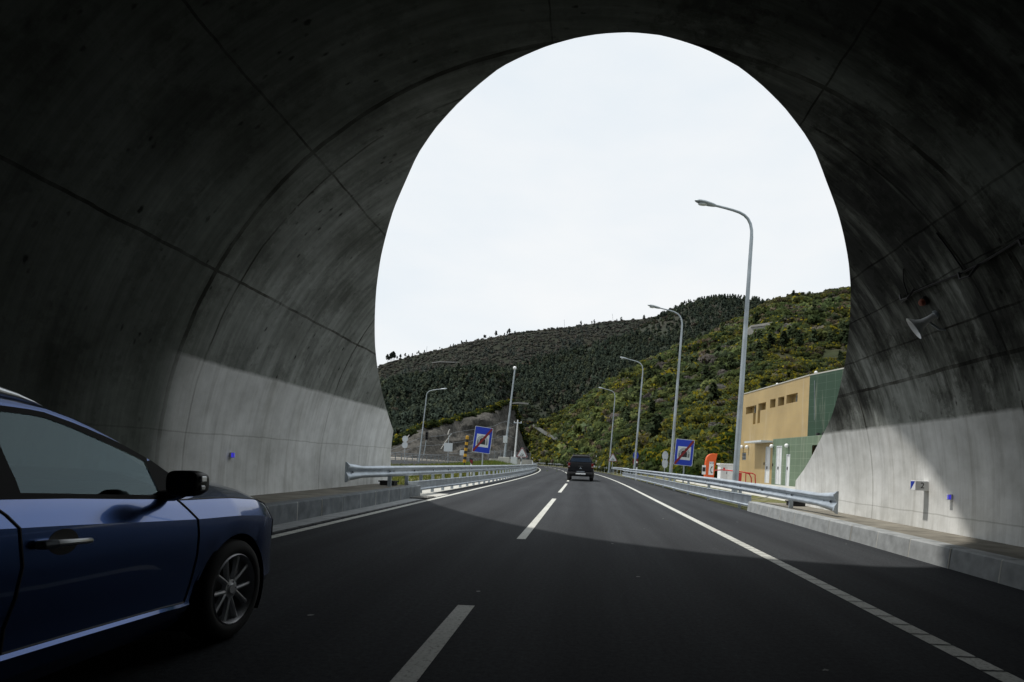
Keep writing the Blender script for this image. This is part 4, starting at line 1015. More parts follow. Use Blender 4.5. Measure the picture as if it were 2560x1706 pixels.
# rockfall netting: horizontal cables, a few pale drain chutes
b = MB()
for fr in (.18, .42, .66):
    pts = []
    for i in range(0, 70, 3):
        Yb = 112 + 38*i/69; p0 = at(rus[i], 1062, Yb); p1 = at(rus[i], rvt[i], Yb+14); p = p0.lerp(p1, fr) + Vector((0, -1.6, 0)); pts.append(p)
    b.tube(pts, .035, 4)
b.build('netting_cable', M['galv_dark'], rk)
for (u0, v0, u1, v1) in ((1037,1002,1016,1033),(1036,988,1032,1000),(944,1001,936,1013)):
    b = MB(); i0, i1 = (np.argmin(abs(rus-q)) for q in (u0, u1))
    A = at(u0, v0, 112+38*i0/69+4); B = at(u1, v1, 112+38*i1/69+1); b.tube([A + Vector((0,-1.2,0)), A.lerp(B,.5)+Vector((0,-1.5,0)), B + Vector((0,-1.2,0))], .10, 6); b.build('drain_chute', M['rockgrey'], rk)
rock_sheet([(1180,1045),(1188,1030),(1203,1012),(1216,1003),(1224,1000),(1232,1010),(1240,1030)], [(1180,1062),(1240,1058)], 330, 318, 'rock_crag', 'small brown rock crag at the bend below the pale drain steps', 10, 9)
# concrete drain steps and channel
dp = [near.hit(u, v) + Vector((0, -3.5, 2.1)) for u, v in ((1229,988),(1240,996),(1254,1006),(1268,1014),(1280,1021))]
root = thing('drain_steps', dp[2], 'pale concrete drain steps running down the slope to the bend', 'drain')
b = MB()
for p, q in zip(dp, dp[1:]):
    for k in range(7):
        c = p.lerp(q, k/7); b.box(c.x-.75, c.x+.75, c.y-.5, c.y+.5, c.z-.9, c.z+.18)
b.build('steps', M['paleconc'], root)
b = MB(); q = dp[0] + Vector((2.6, 0, .1)); b.prism([dp[0], q, q+Vector((0,0,-1.)), dp[0]+Vector((0,0,-1.))], (0,.4,0)); b.build('head_wall', M['rockgrey'], root)
root = thing('drain_wall', at(1192, 925, 162), 'thin pale concrete ledge along the top of the rock cutting', 'wall')
b = MB(); p, q, r_ = at(1164, 925.5, 158), at(1190, 924, 160), at(1214, 926, 163); 
for a_, c_ in ((p, q), (q, r_)): b.prism([a_, c_, c_+Vector((0,0,-.45)), a_+Vector((0,0,-.45))], (0,.5,0))
b.build('ledge', M['rockgrey'], root)
# concrete gallery high on the near slope, and the viaduct on the far hillside
p = near.hit(1728, 754); q = near.hit(1787, 744)
yc = min(p.y, q.y) - 4; A = at(1726, 748, yc); B = at(1787, 738, yc-4)
root = thing('road_gallery', A.lerp(B, .5), 'pale concrete road bridge end high on the scrub hillside', 'bridge')
d = B-A
b = MB(); b.prism([A, B, B+Vector((0,0,-.9)), A+Vector((0,0,-.5))], (0, 5, 0)); b.build('deck', M['rockgrey'], root)
C = A.lerp(B, .56)
b = MB(); b.prism([A+Vector((0,.3,-.5)), C+Vector((0,.3,-.8)), C+Vector((0,.3,-4.6)), A.lerp(B,.06)+Vector((0,.3,-2.6))], (0, 4, 0)); b.build('abutment', M['rockgrey'], root)
b = MB(); b.prism([C+Vector((0,2.5,-.9)), B+Vector((0,2.5,-.9)), B+Vector((0,2.5,-2.0)), C+Vector((0,2.5,-4.4))], (0, 1, 0)); b.build('underside_shade', M['black'], root)  # black block painted in as the shade beneath the deck
yv = min(mid.hit(1100, 866).y, mid.hit(1150, 856).y) - 6
root = thing('viaduct', at(1110, 852, 600), 'long pale viaduct and road cut across the far hillside', 'viaduct')
yv = 560
b = MB()
def deck(pts, th, y): 
    for (u0, v0), (u1, v1) in zip(pts, pts[1:]):
        a_, c_ = at(u0, v0, y), at(u1, v1, y); b.prism([a_, c_, c_+Vector((0,0,-th)), a_+Vector((0,0,-th))], (0, 6, 0))
yv = far.hit(1090, 853).y - 8
deck([(1048,846),(1090,848),(1130,849.5),(1178,846.5)], 1.2, yv); b.build('deck', M['paleconc'], root)
b = MB(); deck([(1118,850),(1152,850)], 7, yv+1); b.build('abutment', M['rockgrey'], root)
b = MB(); yv2 = far.hit(1040, 836).y - 5
deck([(992,833),(1010,830.5),(1050,832),(1080,834.5)], 1.3, yv2); b.build('road_edge', M['rockgrey'], root)
# ------------------------------------------------------------------ plants
def proto_shrub(k, seed, size=.34, flat=.8, flower=.55):
    g = np.random.default_rng(seed); T = []; S = []; Fl = []
    lobes = [(g.uniform(-.55,.55), g.uniform(-.55,.55), g.uniform(.35,.75), g.uniform(.38,.6)) for _ in range(6)]
    for i in range(k):
        lx, ly, lz, lr = lobes[g.integers(6)]
        d = g.normal(size=3); d[2] = d[2]*.8 + .25; d /= np.linalg.norm(d); rr = g.uniform(.7, 1.05)
        c = np.array([lx, ly, lz]) + d*lr*rr; c[2] = max(c[2]*flat, .02)
        nn = d + g.normal(size=3)*.45; nn /= np.linalg.norm(nn); a = np.cross(nn, g.normal(size=3)); a /= np.linalg.norm(a); e = np.cross(nn, a)
        sz = size*g.uniform(.6, 1.25)
        T.append([c + a*sz, c - a*sz*.5 + e*sz*.8, c - a*sz*.5 - e*sz*.8]); S.append(g.uniform(.75, 1.2)); Fl.append(1. if (d[2] > .1 and g.random() < flower) else 0.)
    return np.array(T), np.array(S), np.array(Fl)
def proto_pine(k, seed, size=.16, low=.22, wid=.27, cone=.5):
    g = np.random.default_rng(seed); T = []; S = []; Fl = []
    for q in range(3):   # trunk as three thin faces
        a0, a1 = 2*pi*q/3, 2*pi*(q+1)/3; r0, r1 = .022, .008
        p = [np.array([r0*cos(a0), r0*sin(a0), 0]), np.array([r0*cos(a1), r0*sin(a1), 0]), np.array([r1*cos(a0), r1*sin(a0), .9])]
        T.append(p); S.append(.5); Fl.append(0)
    sh = g.uniform(-.08, .08, (8, 2))
    for i in range(k):
        h_ = low + (1-low)*g.beta(1.4, 1.3); u = (h_-low)/(1-low)
        R_ = wid*((1-u)**cone)*min(1, .35+2.4*u)*g.uniform(.35, 1.05); an = g.uniform(0, 2*pi); o = sh[int(u*7.99)]
        c = np.array([R_*cos(an)+o[0]*.6, R_*sin(an)+o[1]*.6, h_])
        nn = np.array([cos(an)*.7, sin(an)*.7, .6]) + g.normal(size=3)*.5; nn /= np.linalg.norm(nn); a = np.cross(nn, g.normal(size=3)); a /= np.linalg.norm(a); e = np.cross(nn, a)
        sz = size*g.uniform(.55, 1.2)
        T.append([c + a*sz, c - a*sz*.5 + e*sz*.75, c - a*sz*.5 - e*sz*.75]); S.append(g.uniform(.8, 1.2)); Fl.append(0)
    return np.array(T), np.array(S), np.array(Fl)
def plant_mesh(name, protos, P, size, colr, yel=None, ycol=(.165,.145,.014), zs=None, origin=None):
    P = np.asarray(P, float); N = len(P); V = []; C = []; PN = []
    which = rng.integers(0, len(protos), N); rot = rng.uniform(0, 2*pi, N)
    for k, (T, S, Fl) in enumerate(protos):
        idx = np.where(which == k)[0]
        if not len(idx): continue
        c, s_ = np.cos(rot[idx])[:, None, None], np.sin(rot[idx])[:, None, None]; sz = np.asarray(size)[idx][:, None, None]
        x = (T[None, :, :, 0]*c - T[None, :, :, 1]*s_)*sz; y = (T[None, :, :, 0]*s_ + T[None, :, :, 1]*c)*sz
        zz = T[None, :, :, 2]*sz*(1 if zs is None else np.asarray(zs)[idx][:, None, None])
        W = np.stack([x, y, np.broadcast_to(zz, x.shape)], -1) + P[idx][:, None, None, :]
        cc = np.asarray(colr)[idx][:, None, :]*S[None, :, None]
        if yel is not None:
            f = Fl[None, :]*(rng.random((len(idx), len(Fl))) < np.asarray(yel)[idx][:, None])
            cc = cc*(1-f[..., None]) + np.array(ycol)*f[..., None]*S[None, :, None]
        cc = np.repeat(cc, 3, axis=1)
        ctr = P[idx][:, None, :] + np.array([0, 0, .3])*np.asarray(size)[idx][:, None, None]; pn = W.mean(2) - ctr; pn /= np.linalg.norm(pn, axis=-1, keepdims=True) + 1e-6
        pn = pn + rng.normal(0, .22, pn.shape) + np.array([0, 0, .25]); PN.append(np.repeat(pn, 3, axis=1).reshape(-1, 3))
        V.append(W.reshape(-1, 3)); C.append(cc.reshape(-1, 3))
    V = np.concatenate(V); C = np.concatenate(C)
    o0 = np.zeros(3) if origin is None else np.asarray(origin); V = V - o0
    nv = len(V); nf = nv//3; me = bpy.data.meshes.new(name)
    me.vertices.add(nv); me.vertices.foreach_set('co', V.astype(np.float32).ravel())
    me.loops.add(nv); me.loops.foreach_set('vertex_index', np.arange(nv, dtype=np.int32))
    me.polygons.add(nf); me.polygons.foreach_set('loop_start', np.arange(0, nv, 3, dtype=np.int32))
    me.update(calc_edges=True)
    at_ = me.color_attributes.new('Col', 'FLOAT_COLOR', 'POINT'); C4 = np.concatenate([np.clip(C, 0, 1), np.ones((nv, 1))], 1)
    at_.data.foreach_set('color', C4.astype(np.float32).ravel()); me.materials.append(M['leaf'])
    pa = me.attributes.new('Puff', 'FLOAT_VECTOR', 'POINT'); pa.data.foreach_set('vector', np.concatenate(PN).astype(np.float32).ravel())
    o = bpy.data.objects.new(name, me); col.objects.link(o); o.location = o0; return o
SHR = [proto_shrub(190, i+1, .20) for i in range(7)]
SHRS = [proto_shrub(80, i+31, .31) for i in range(6)]
PINE = [proto_pine(90, i+60, .13) for i in range(6)]
PINES = [proto_pine(40, i+80, .17) for i in range(6)]
def pal(n, cols, wts, var=.25):
    k = rng.choice(len(cols), n, p=np.array(wts)/sum(wts)); c = np.array(cols)[k]; return c*(1+rng.uniform(-var, var, (n, 1)))
ar = lambda u, v=950: rd(u, v)[0]/FOC
# scrub and broom on the near slope
def on_sheet(sh, n, a0, a1, t0=.01, t1=1., pw=1.):
    a = rng.uniform(a0, a1, n); t = t0 + (t1-t0)*rng.random(n)**pw; P = sh(a, t); return P, t, a
P, t, a = on_sheet(near, 12500, ar(1190), ar(2060), .004, 1.0, 1.25)
m = fbm(P[:, 0]/13, P[:, 1]/13, 51, 4); m2 = fbm(P[:, 0]/7, P[:, 1]/7, 77, 3); m3 = fbm(P[:, 0]/26, P[:, 1]/26, 99, 3)
keep = ~((t > .90) & (a > ar(1780)) & (rng.random(len(P)) < .93)) & (m > .27) & (rng.random(len(P)) < np.where(m3 < .42, .45, .95)); P, t, m, m2, m3, a = P[keep], t[keep], m[keep], m2[keep], m3[keep], a[keep]
size = rng.uniform(.55, 1.35, len(P))*(1 + .35*(P[:, 1] > 140))*np.where(rng.random(len(P)) < .1, 1.5, 1)
colr = pal(len(P), [(0.066,0.088,0.034),(0.046,0.066,0.028),(0.095,0.112,0.042),(0.061,0.081,0.045),(0.093,0.078,0.056),(0.116,0.107,0.101)], [.30,.26,.16,.14,.09,.05])
yel = np.clip((m2-.40)*3.2, 0, .62)*np.clip(1.2-t*.8, .15, 1)*np.where(m3 > .62, .35, 1)*np.where((a < ar(1330)) & (t > .3), .8, 1)
colr = colr*(1 + np.clip((m3-.5)*1.6, -.35, .45))[:, None]; w_ = np.clip((m2-.45)*4, 0, 1)[:, None]*.5; colr = colr*(1-w_) + np.array([.105,.112,.028])*w_
moor_ = np.clip((t-.78)*8, 0, 1)*np.clip((a-ar(1680))*12, 0, 1); yel = yel*(1-moor_); colr = colr*(1-.75*moor_[:, None]) + np.array([.072,.062,.044])*.75*moor_[:, None]
nearmask = P[:, 1] < 135
tag(plant_mesh('broom_scrub', SHR, P[nearmask] - [0,0,.15], size[nearmask], colr[nearmask], yel[nearmask]), 'dense green scrub with yellow broom covering the lower hillside', 'scrub', kind='stuff')
tag(plant_mesh('broom_scrub', SHRS, P[~nearmask] - [0,0,.15], size[~nearmask]*1.2, colr[~nearmask], yel[~nearmask]), 'fine green and brown scrub on the upper hillside', 'scrub', kind='stuff')
pp = [near.hit(u, v) for u, v in zip(rng.uniform(1800, 1890, 170), rng.uniform(768, 815, 170))]
tag(plant_mesh('broom_scrub', SHRS, [(p.x, p.y, p.z-.2) for p in pp], rng.uniform(.6, 1.3, len(pp)), pal(len(pp), [(.06,.08,.03),(.08,.075,.045)], [.6,.4]), np.full(len(pp), .25)), 'low green scrub on the hump above the building roof', 'scrub', kind='stuff')
# dark young pines scattered in the scrub
P, t, a = on_sheet(near, 260, ar(1230), ar(2000), .05, .98, 1.0); k = fbm(P[:, 0]/20, P[:, 1]/20, 5, 3) > .47; P = P[k]
tag(plant_mesh('scrub_pines', PINE, P - [0,0,.3], rng.uniform(2.2, 5.0, len(P)), pal(len(P), [(.034,.048,.026),(.042,.056,.028)], [.5,.5])), 'scattered young pines dotted over the broom hillside', 'pines', kind='stuff')
# broom bushes large enough to tell apart, along the foot of the slope
proto_b = []
for k in range(5):
    pr = [proto_shrub(330, 200+k, .17, .85, .62), proto_shrub(330, 220+k, .17, .85, .62)]
    o = plant_mesh('broom_bush', pr, [(0,0,0)], [1.], pal(1, [(.036,.058,.016)], [1], .1), [(.75, .2, .55, .9, .35)[k]])
    proto_b.append(o.data); bpy.data.objects.remove(o)
nb = 0
for i in range(400):
    if nb >= 95: break
    a_ = rng.uniform(ar(1228), ar(1700)); t_ = rng.uniform(.0, .055); p = near(np.array([a_]), np.array([t_]))[0]
    if p[0] - float(bend(p[1])) < 7.3 or p[1] > 230: continue
    o = bpy.data.objects.new('broom_bush', proto_b[int(rng.integers(5))]); col.objects.link(o)
    o.location = (p[0], p[1], p[2]-.1); s_ = rng.uniform(.9, 1.7); o.scale = (s_, s_, s_*rng.uniform(.85, 1.2)); o.rotation_euler.z = rng.uniform(0, 6.28)
    tag(o, 'green broom bush with yellow flowers along the foot of the hillside', 'bush', 'broom bushes along the foot of the hillside'); nb += 1
# forest on the middle hill, pine colours lightened to paint in distance haze
P, t, a = on_sheet(mid, 13500, ar(840), ar(2000), .0, 1.0, .9)
m = fbm(P[:, 0]/55, P[:, 1]/55, 41, 4); m2 = fbm(P[:, 0]/24, P[:, 1]/24, 47, 3)
keep = rng.random(len(P)) < np.clip((m-.36)*6, .12, 1); P = P[keep]; m2 = m2[keep]; t = t[keep]
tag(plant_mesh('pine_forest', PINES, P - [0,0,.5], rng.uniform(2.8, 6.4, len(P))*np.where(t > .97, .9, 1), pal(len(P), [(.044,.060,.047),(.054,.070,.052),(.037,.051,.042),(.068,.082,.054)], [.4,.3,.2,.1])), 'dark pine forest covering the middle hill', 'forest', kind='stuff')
P, t, a = on_sheet(mid, 5200, ar(840), ar(2000), .0, 1., 1.0); m = fbm(P[:, 0]/30, P[:, 1]/30, 61, 3)
yel = np.where((t < .28) & (a < ar(1300)), np.clip((m-.45)*2.4, 0, .5), .0)
tag(plant_mesh('heath_scrub', SHRS, P - [0,0,.3], rng.uniform(1.2, 2.8, len(P)), pal(len(P), [(0.057,0.070,0.044),(0.075,0.070,0.055),(0.050,0.062,0.044),(0.088,0.077,0.063)], [.4,.2,.3,.1]), yel, ycol=(.15,.12,.018)), 'low heath and scrub between the pines', 'scrub', kind='stuff')
# yellow broom along the top of the rock cutting
pts = []
for i in range(800):
    f = rng.random(); j = int(f*69); Yb = 112+38*f+14; p = at(rus[j], rvt[j], Yb + rng.uniform(-1, 9)); pts.append((p.x, p.y, p.z + rng.uniform(-1.6, .1)))
tag(plant_mesh('broom_scrub', SHRS, pts, rng.uniform(.6, 1.5, len(pts)), pal(len(pts), [(.04,.055,.02),(.03,.042,.018)], [.6,.4]), np.full(len(pts), .5)*(rng.random(len(pts)) < .6)), 'fringe of yellow broom along the top of the rock cutting', 'scrub', kind='stuff')
pts = []
for i in range(420):
    u = rng.uniform(1226, 1305); v = 1053 - rng.random()*np.interp(u, [1226,1250,1305], [30,22,28]); p = near.hit(u, v); pts.append((p.x, p.y, p.z-.3))
tag(plant_mesh('broom_scrub', SHRS, pts, rng.uniform(.8, 1.9, len(pts)), pal(len(pts), [(.028,.055,.018),(.03,.042,.018)], [.6,.4]), np.where(np.array([p[0]/p[1] for p in pts]) > ar(1245, 1040), .55, .03)), 'green and yellow bushes below the drain steps at the bend', 'scrub', kind='stuff')
# far hill: thin pines, thicker toward the saddle; colours paled bluish as painted haze
P, t, a = on_sheet(far, 5200, ar(840), ar(1560), .15, 1.0, .8)
m = fbm(P[:, 0]/90, P[:, 1]/90, 71, 4); pr = np.clip((m-.40)*4, .05, 1)*np.where(a > ar(1190), 1, np.where(t > .85, .06, .6)); keep = rng.random(len(P)) < pr; P = P[keep]
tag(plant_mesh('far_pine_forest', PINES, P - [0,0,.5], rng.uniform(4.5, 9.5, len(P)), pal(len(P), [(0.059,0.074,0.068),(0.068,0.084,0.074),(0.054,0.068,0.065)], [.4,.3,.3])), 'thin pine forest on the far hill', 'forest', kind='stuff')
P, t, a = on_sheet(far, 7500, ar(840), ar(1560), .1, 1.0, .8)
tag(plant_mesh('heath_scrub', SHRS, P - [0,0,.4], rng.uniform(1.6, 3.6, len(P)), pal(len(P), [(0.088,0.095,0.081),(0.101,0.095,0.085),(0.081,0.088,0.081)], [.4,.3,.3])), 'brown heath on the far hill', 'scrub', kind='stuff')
# skyline pines that stand apart
def pine_data(seed, k=90):
    o = plant_mesh('pine_tree', [proto_pine(k, seed, .14, .34, .24, .55)], [(0,0,0)], [1.], pal(1, [(.034,.044,.036)], [1], .1)); d = o.data; bpy.data.objects.remove(o); return d
pd = [pine_data(300+i) for i in range(5)]
sky_px = [(185,58),(198,40),(210,60),(222,66),(235,72),(246,55),(270,28),(300,38),(342,34),(372,18),(405,20),(445,20),(460,28),(510,22),(645,16),(740,14),(765,16),(835,24),(878,22),(985,14),(1035,34),(1047,30),(1085,16),(1138,50),(1165,12),(1215,20),(1255,48),(1240,30)]
for zx, hh in sky_px:
    u = (920+.2806*zx)/1.088; aa = ar(u, 800); p = far(np.array([aa]), np.array([1.0]))[0]
    o = bpy.data.objects.new('pine_tree', pd[int(rng.integers(5))]); col.objects.link(o); hgt = hh*.2806/1.088*p[1]/FOC
    o.location = (p[0], p[1]-4, p[2]-.8); o.scale = (hgt*1.25, hgt*1.25, hgt*1.1+.8); o.rotation_euler.z = rng.uniform(0, 6.28)
    tag(o, 'small dark pine standing alone on the far skyline', 'pine tree', 'lone pines along the far skyline')
sk2 = [(720,30),(735,26),(750,34),(765,22),(785,30),(800,26),(830,20),(860,24),(885,30),(905,26),(925,30),(945,24),(965,28),(985,30),(1005,28),(1030,26),(1055,32),(1080,30),(1105,34),(1130,30),(1150,30),(1175,32),(1200,28),(1225,30),(1250,28),(1275,26)]
for zx, hh in sk2:
    u = (1500+.2806*zx)/1.088; aa = ar(u, 690); p = mid(np.array([aa]), np.array([1.0]))[0]; hgt = hh*.2806/1.088*p[1]/FOC
    o = bpy.data.objects.new('pine_tree', pd[int(rng.integers(5))]); col.objects.link(o)
    o.location = (p[0], p[1]-3, p[2]-.6); o.scale = (hgt*1.2, hgt*1.2, hgt+.6); o.rotation_euler.z = rng.uniform(0, 6.28)
    tag(o, 'small dark pine in the row on the rounded hilltop', 'pine tree', 'pines on the rounded hilltop skyline')
sk3 = [(1595,40),(1620,34),(1665,48),(1695,28),(1750,16)]
for zx, hh in sk3:
    u = (1500+.2806*zx)/1.088; aa = ar(u, 690); p = near(np.array([aa]), np.array([1.0]))[0]; hgt = hh*.2806/1.088*p[1]/FOC
    o = bpy.data.objects.new('pine_tree', pd[int(rng.integers(5))]); col.objects.link(o)
    o.location = (p[0], p[1]-1, p[2]-.3); o.scale = (hgt*1.4, hgt*1.4, hgt+.3); o.rotation_euler.z = rng.uniform(0, 6.28)
    tag(o, 'small pine in the saddle beside the bare brown hilltop', 'pine tree', 'pines in the saddle')
for u, v0, v1 in ((982,797,816),(1296.5,735,758),(1407,722,742),(1158,787,800)):
    p = far(np.array([ar(u, 780)]), np.array([1.0]))[0]; t_ = at(u, v0, p[1])
    b = MB(); b.tube([(p[0], p[1]-2, p[2]-1), (t_.x, p[1]-2, t_.z)], .22, 5)
    o = b.build('power_pole', M['galv_dark'], origin=(p[0], p[1]-2, p[2])); tag(o, 'hair-thin power pole rising from the far ridge', 'power pole', 'power poles on the far ridge')
# rock outcrops on the near slope
def outcrop(u, v, s, seed, label):
    p = near.hit(u, v); root = thing('rock_outcrop', p, label, 'rock'); b = MB(); g = np.random.default_rng(seed)
    for k in range(9):
        c = p + Vector((g.uniform(-1,1)*s, g.uniform(-.4,.4)*s-.1, g.uniform(-.3,.5)*s)); r = s*g.uniform(.25,.55); rows = []
        for i in range(7):
            th = pi*i/6; rows.append([c + Vector((r*max(sin(th),.02)*cos(q)*1.3, r*max(sin(th),.02)*sin(q), r*cos(th)))*float(.6+.8*vnoise(np.array(q*1.3+k*5), np.array(i*.9+seed))) for q in np.linspace(0, 2*pi, 11)[:-1]])
        b.grid(rows, 0, True)
    b.build('boulder_mass', M['rock'], root)
outcrop(1802, 768, 3.0, 1, 'pale grey rock outcrop below the hilltop bridge')
outcrop(1846, 781, 2.5, 2, 'rock outcrop with a yellowish stain near the tunnel edge')
outcrop(1655, 905, 1.8, 3, 'dark rocks in the scrub behind the leaning lamp shaft')
outcrop(1640, 990, 1.2, 4, 'dark rocks in the scrub above the orange phone pillar')
outcrop(1590, 855, 1.9, 5, 'bare grey rocks half way up the scrub slope')
# grass of the verge: tufts, one mass
def grass(name, P, hmin, hmax, label, cols):
    g = rng; N = len(P); B = 5; base = np.repeat(np.asarray(P), B, 0); n = len(base)
    an = g.uniform(0, 2*pi, n); off = np.stack([np.cos(an), np.sin(an), 0*an], -1)*g.uniform(0, .10, (n, 1)); b0 = base + off
    tip = b0 + np.stack([g.normal(0, .10, n), g.normal(0, .10, n), g.uniform(hmin, hmax, n)], -1); wv = np.stack([-np.sin(an), np.cos(an), 0*an], -1)*.022
    V = np.stack([b0-wv, b0+wv, tip], 1).reshape(-1, 3); C = np.repeat(pal(n, cols, [1]*len(cols), .3), 3, 0)
    nv = len(V); me = bpy.data.meshes.new(name); me.vertices.add(nv); me.vertices.foreach_set('co', V.astype(np.float32).ravel()); me.loops.add(nv); me.loops.foreach_set('vertex_index', np.arange(nv, dtype=np.int32))
    me.polygons.add(nv//3); me.polygons.foreach_set('loop_start', np.arange(0, nv, 3, dtype=np.int32)); me.update(calc_edges=True)
    a_ = me.color_attributes.new('Col', 'FLOAT_COLOR', 'POINT'); a_.data.foreach_set('color', np.concatenate([C, np.ones((nv, 1))], 1).astype(np.float32).ravel()); me.materials.append(M['leaf'])
    pa = me.attributes.new('Puff', 'FLOAT_VECTOR', 'POINT'); pa.data.foreach_set('vector', np.tile(np.array([.1, -.3, 1.], np.float32), nv))
    o = bpy.data.objects.new(name, me); col.objects.link(o); tag(o, label, 'grass', kind='stuff')
n = 9000; y = 18.5 + 60*rng.random(n)**1.6; x = -6.3 - rng.random(n)*np.clip((y-12)*.55, 1.2, 9.2); z = gz(x, y)
k = np.random.default_rng(4).random(n) < np.clip(fbm(x/2, y/4, 31, 3)*1.8-.3, .1, 1)
grass('grass', np.stack([x, y, z], -1)[k], .12, .42, 'rough yellow-green grass on the verge behind the shaded guardrail', [(.10,.13,.03),(.16,.17,.04),(.20,.18,.05),(.08,.11,.03)])
n = 1800; y = rng.uniform(60, 92, n); x = -11.5 + rng.normal(0, 2., n); grass('grass', np.stack([x, y, gz(x, y)], -1), .12, .4, 'short green grass on the mound below the camera mast', [(.08,.14,.03),(.12,.17,.04)])

# ------------------------------------------------------------------ wheels
def wheel(name, c, R, Wd, rimR, side, parent, spokes=10, tyre_mat='rubber', rim_mat='alloy'):
    """axle along x; side +1: outer face toward +x"""
    w_ = bpy.data.objects.new(name, None); col.objects.link(w_); w_.parent = parent; w_.location = Vector(c) - parent_world(parent)
    Mx = Matrix.Translation(c) @ Matrix.Rotation(side*pi/2, 4, 'Y')
    h = Wd/2
    b = MB(); b.lathe([(rimR, h-.012),(rimR+.012, h-.002),(R-.055, h),(R-.02, h-.012),(R-.004, h-.03),(R, h-.05),(R, -h+.05),(R-.004,-h+.03),(R-.03,-h),(rimR,-h)], Mx, 48)
    for k in (-.05, -.017, .017, .05): b.lathe([(R+.0006, k-.005),(R+.0006, k+.005)], Mx, 48, 1)
    b.build('tyre', [M[tyre_mat], M['black']], w_, smooth=True, sharp=40)
    b = MB(); b.lathe([(rimR, h-.012),(rimR-.008, h-.004),(rimR-.016, h-.016),(rimR-.024, h-.05),(rimR-.03,-h+.02)], Mx, 48)
    d0 = h-.025
    b.lathe([(.0,d0+.002),(.028,d0+.002),(.034,d0-.004),(.060,d0-.008),(.066,d0-.03),(.0,d0-.03)], Mx, 24)
    for k in range(spokes//2):
        for dv, tw in ((-.20, -1), (.20, 1)):
            a0 = 2*pi*k/(spokes//2) + dv*.45; a1 = 2*pi*k/(spokes//2) + dv*1.55
            P0 = Vector((.052*cos(a0), .052*sin(a0), 0)); P1 = Vector(((rimR-.014)*cos(a1), (rimR-.014)*sin(a1), 0)); d = (P1-P0).normalized(); nn = Vector((-d.y, d.x, 0))
            rows = []
            for t, wd, zz in ((0, .017, d0-.012),(.35, .014, d0-.006),(.75, .015, d0-.004),(1, .021, d0-.004)):
                q = P0.lerp(P1, t); rows.append([Mx @ (q + nn*x + Vector((0,0,zz+dz))) for x, dz in ((-wd,-.022),(-wd*.75,0),(0,.005),(wd*.75,0),(wd,-.022))])
            b.grid(rows)
    b.build('rim', M[rim_mat], w_, smooth=True, sharp=40)
    b = MB(); b.lathe([(rimR-.03, -h*.2),(.0,-h*.2)], Mx, 24); b.build('brake_backing', M['black'], w_)
    b = MB()
    for k in range(5): a = 2*pi*k/5+.3; b.lathe([(.007, d0-.012),(.007, d0-.003),(0, d0-.003)], Mx @ Matrix.Translation((.045*cos(a), .045*sin(a), 0)), 8)
    b.build('wheel_bolts', M['chrome'], w_); return w_

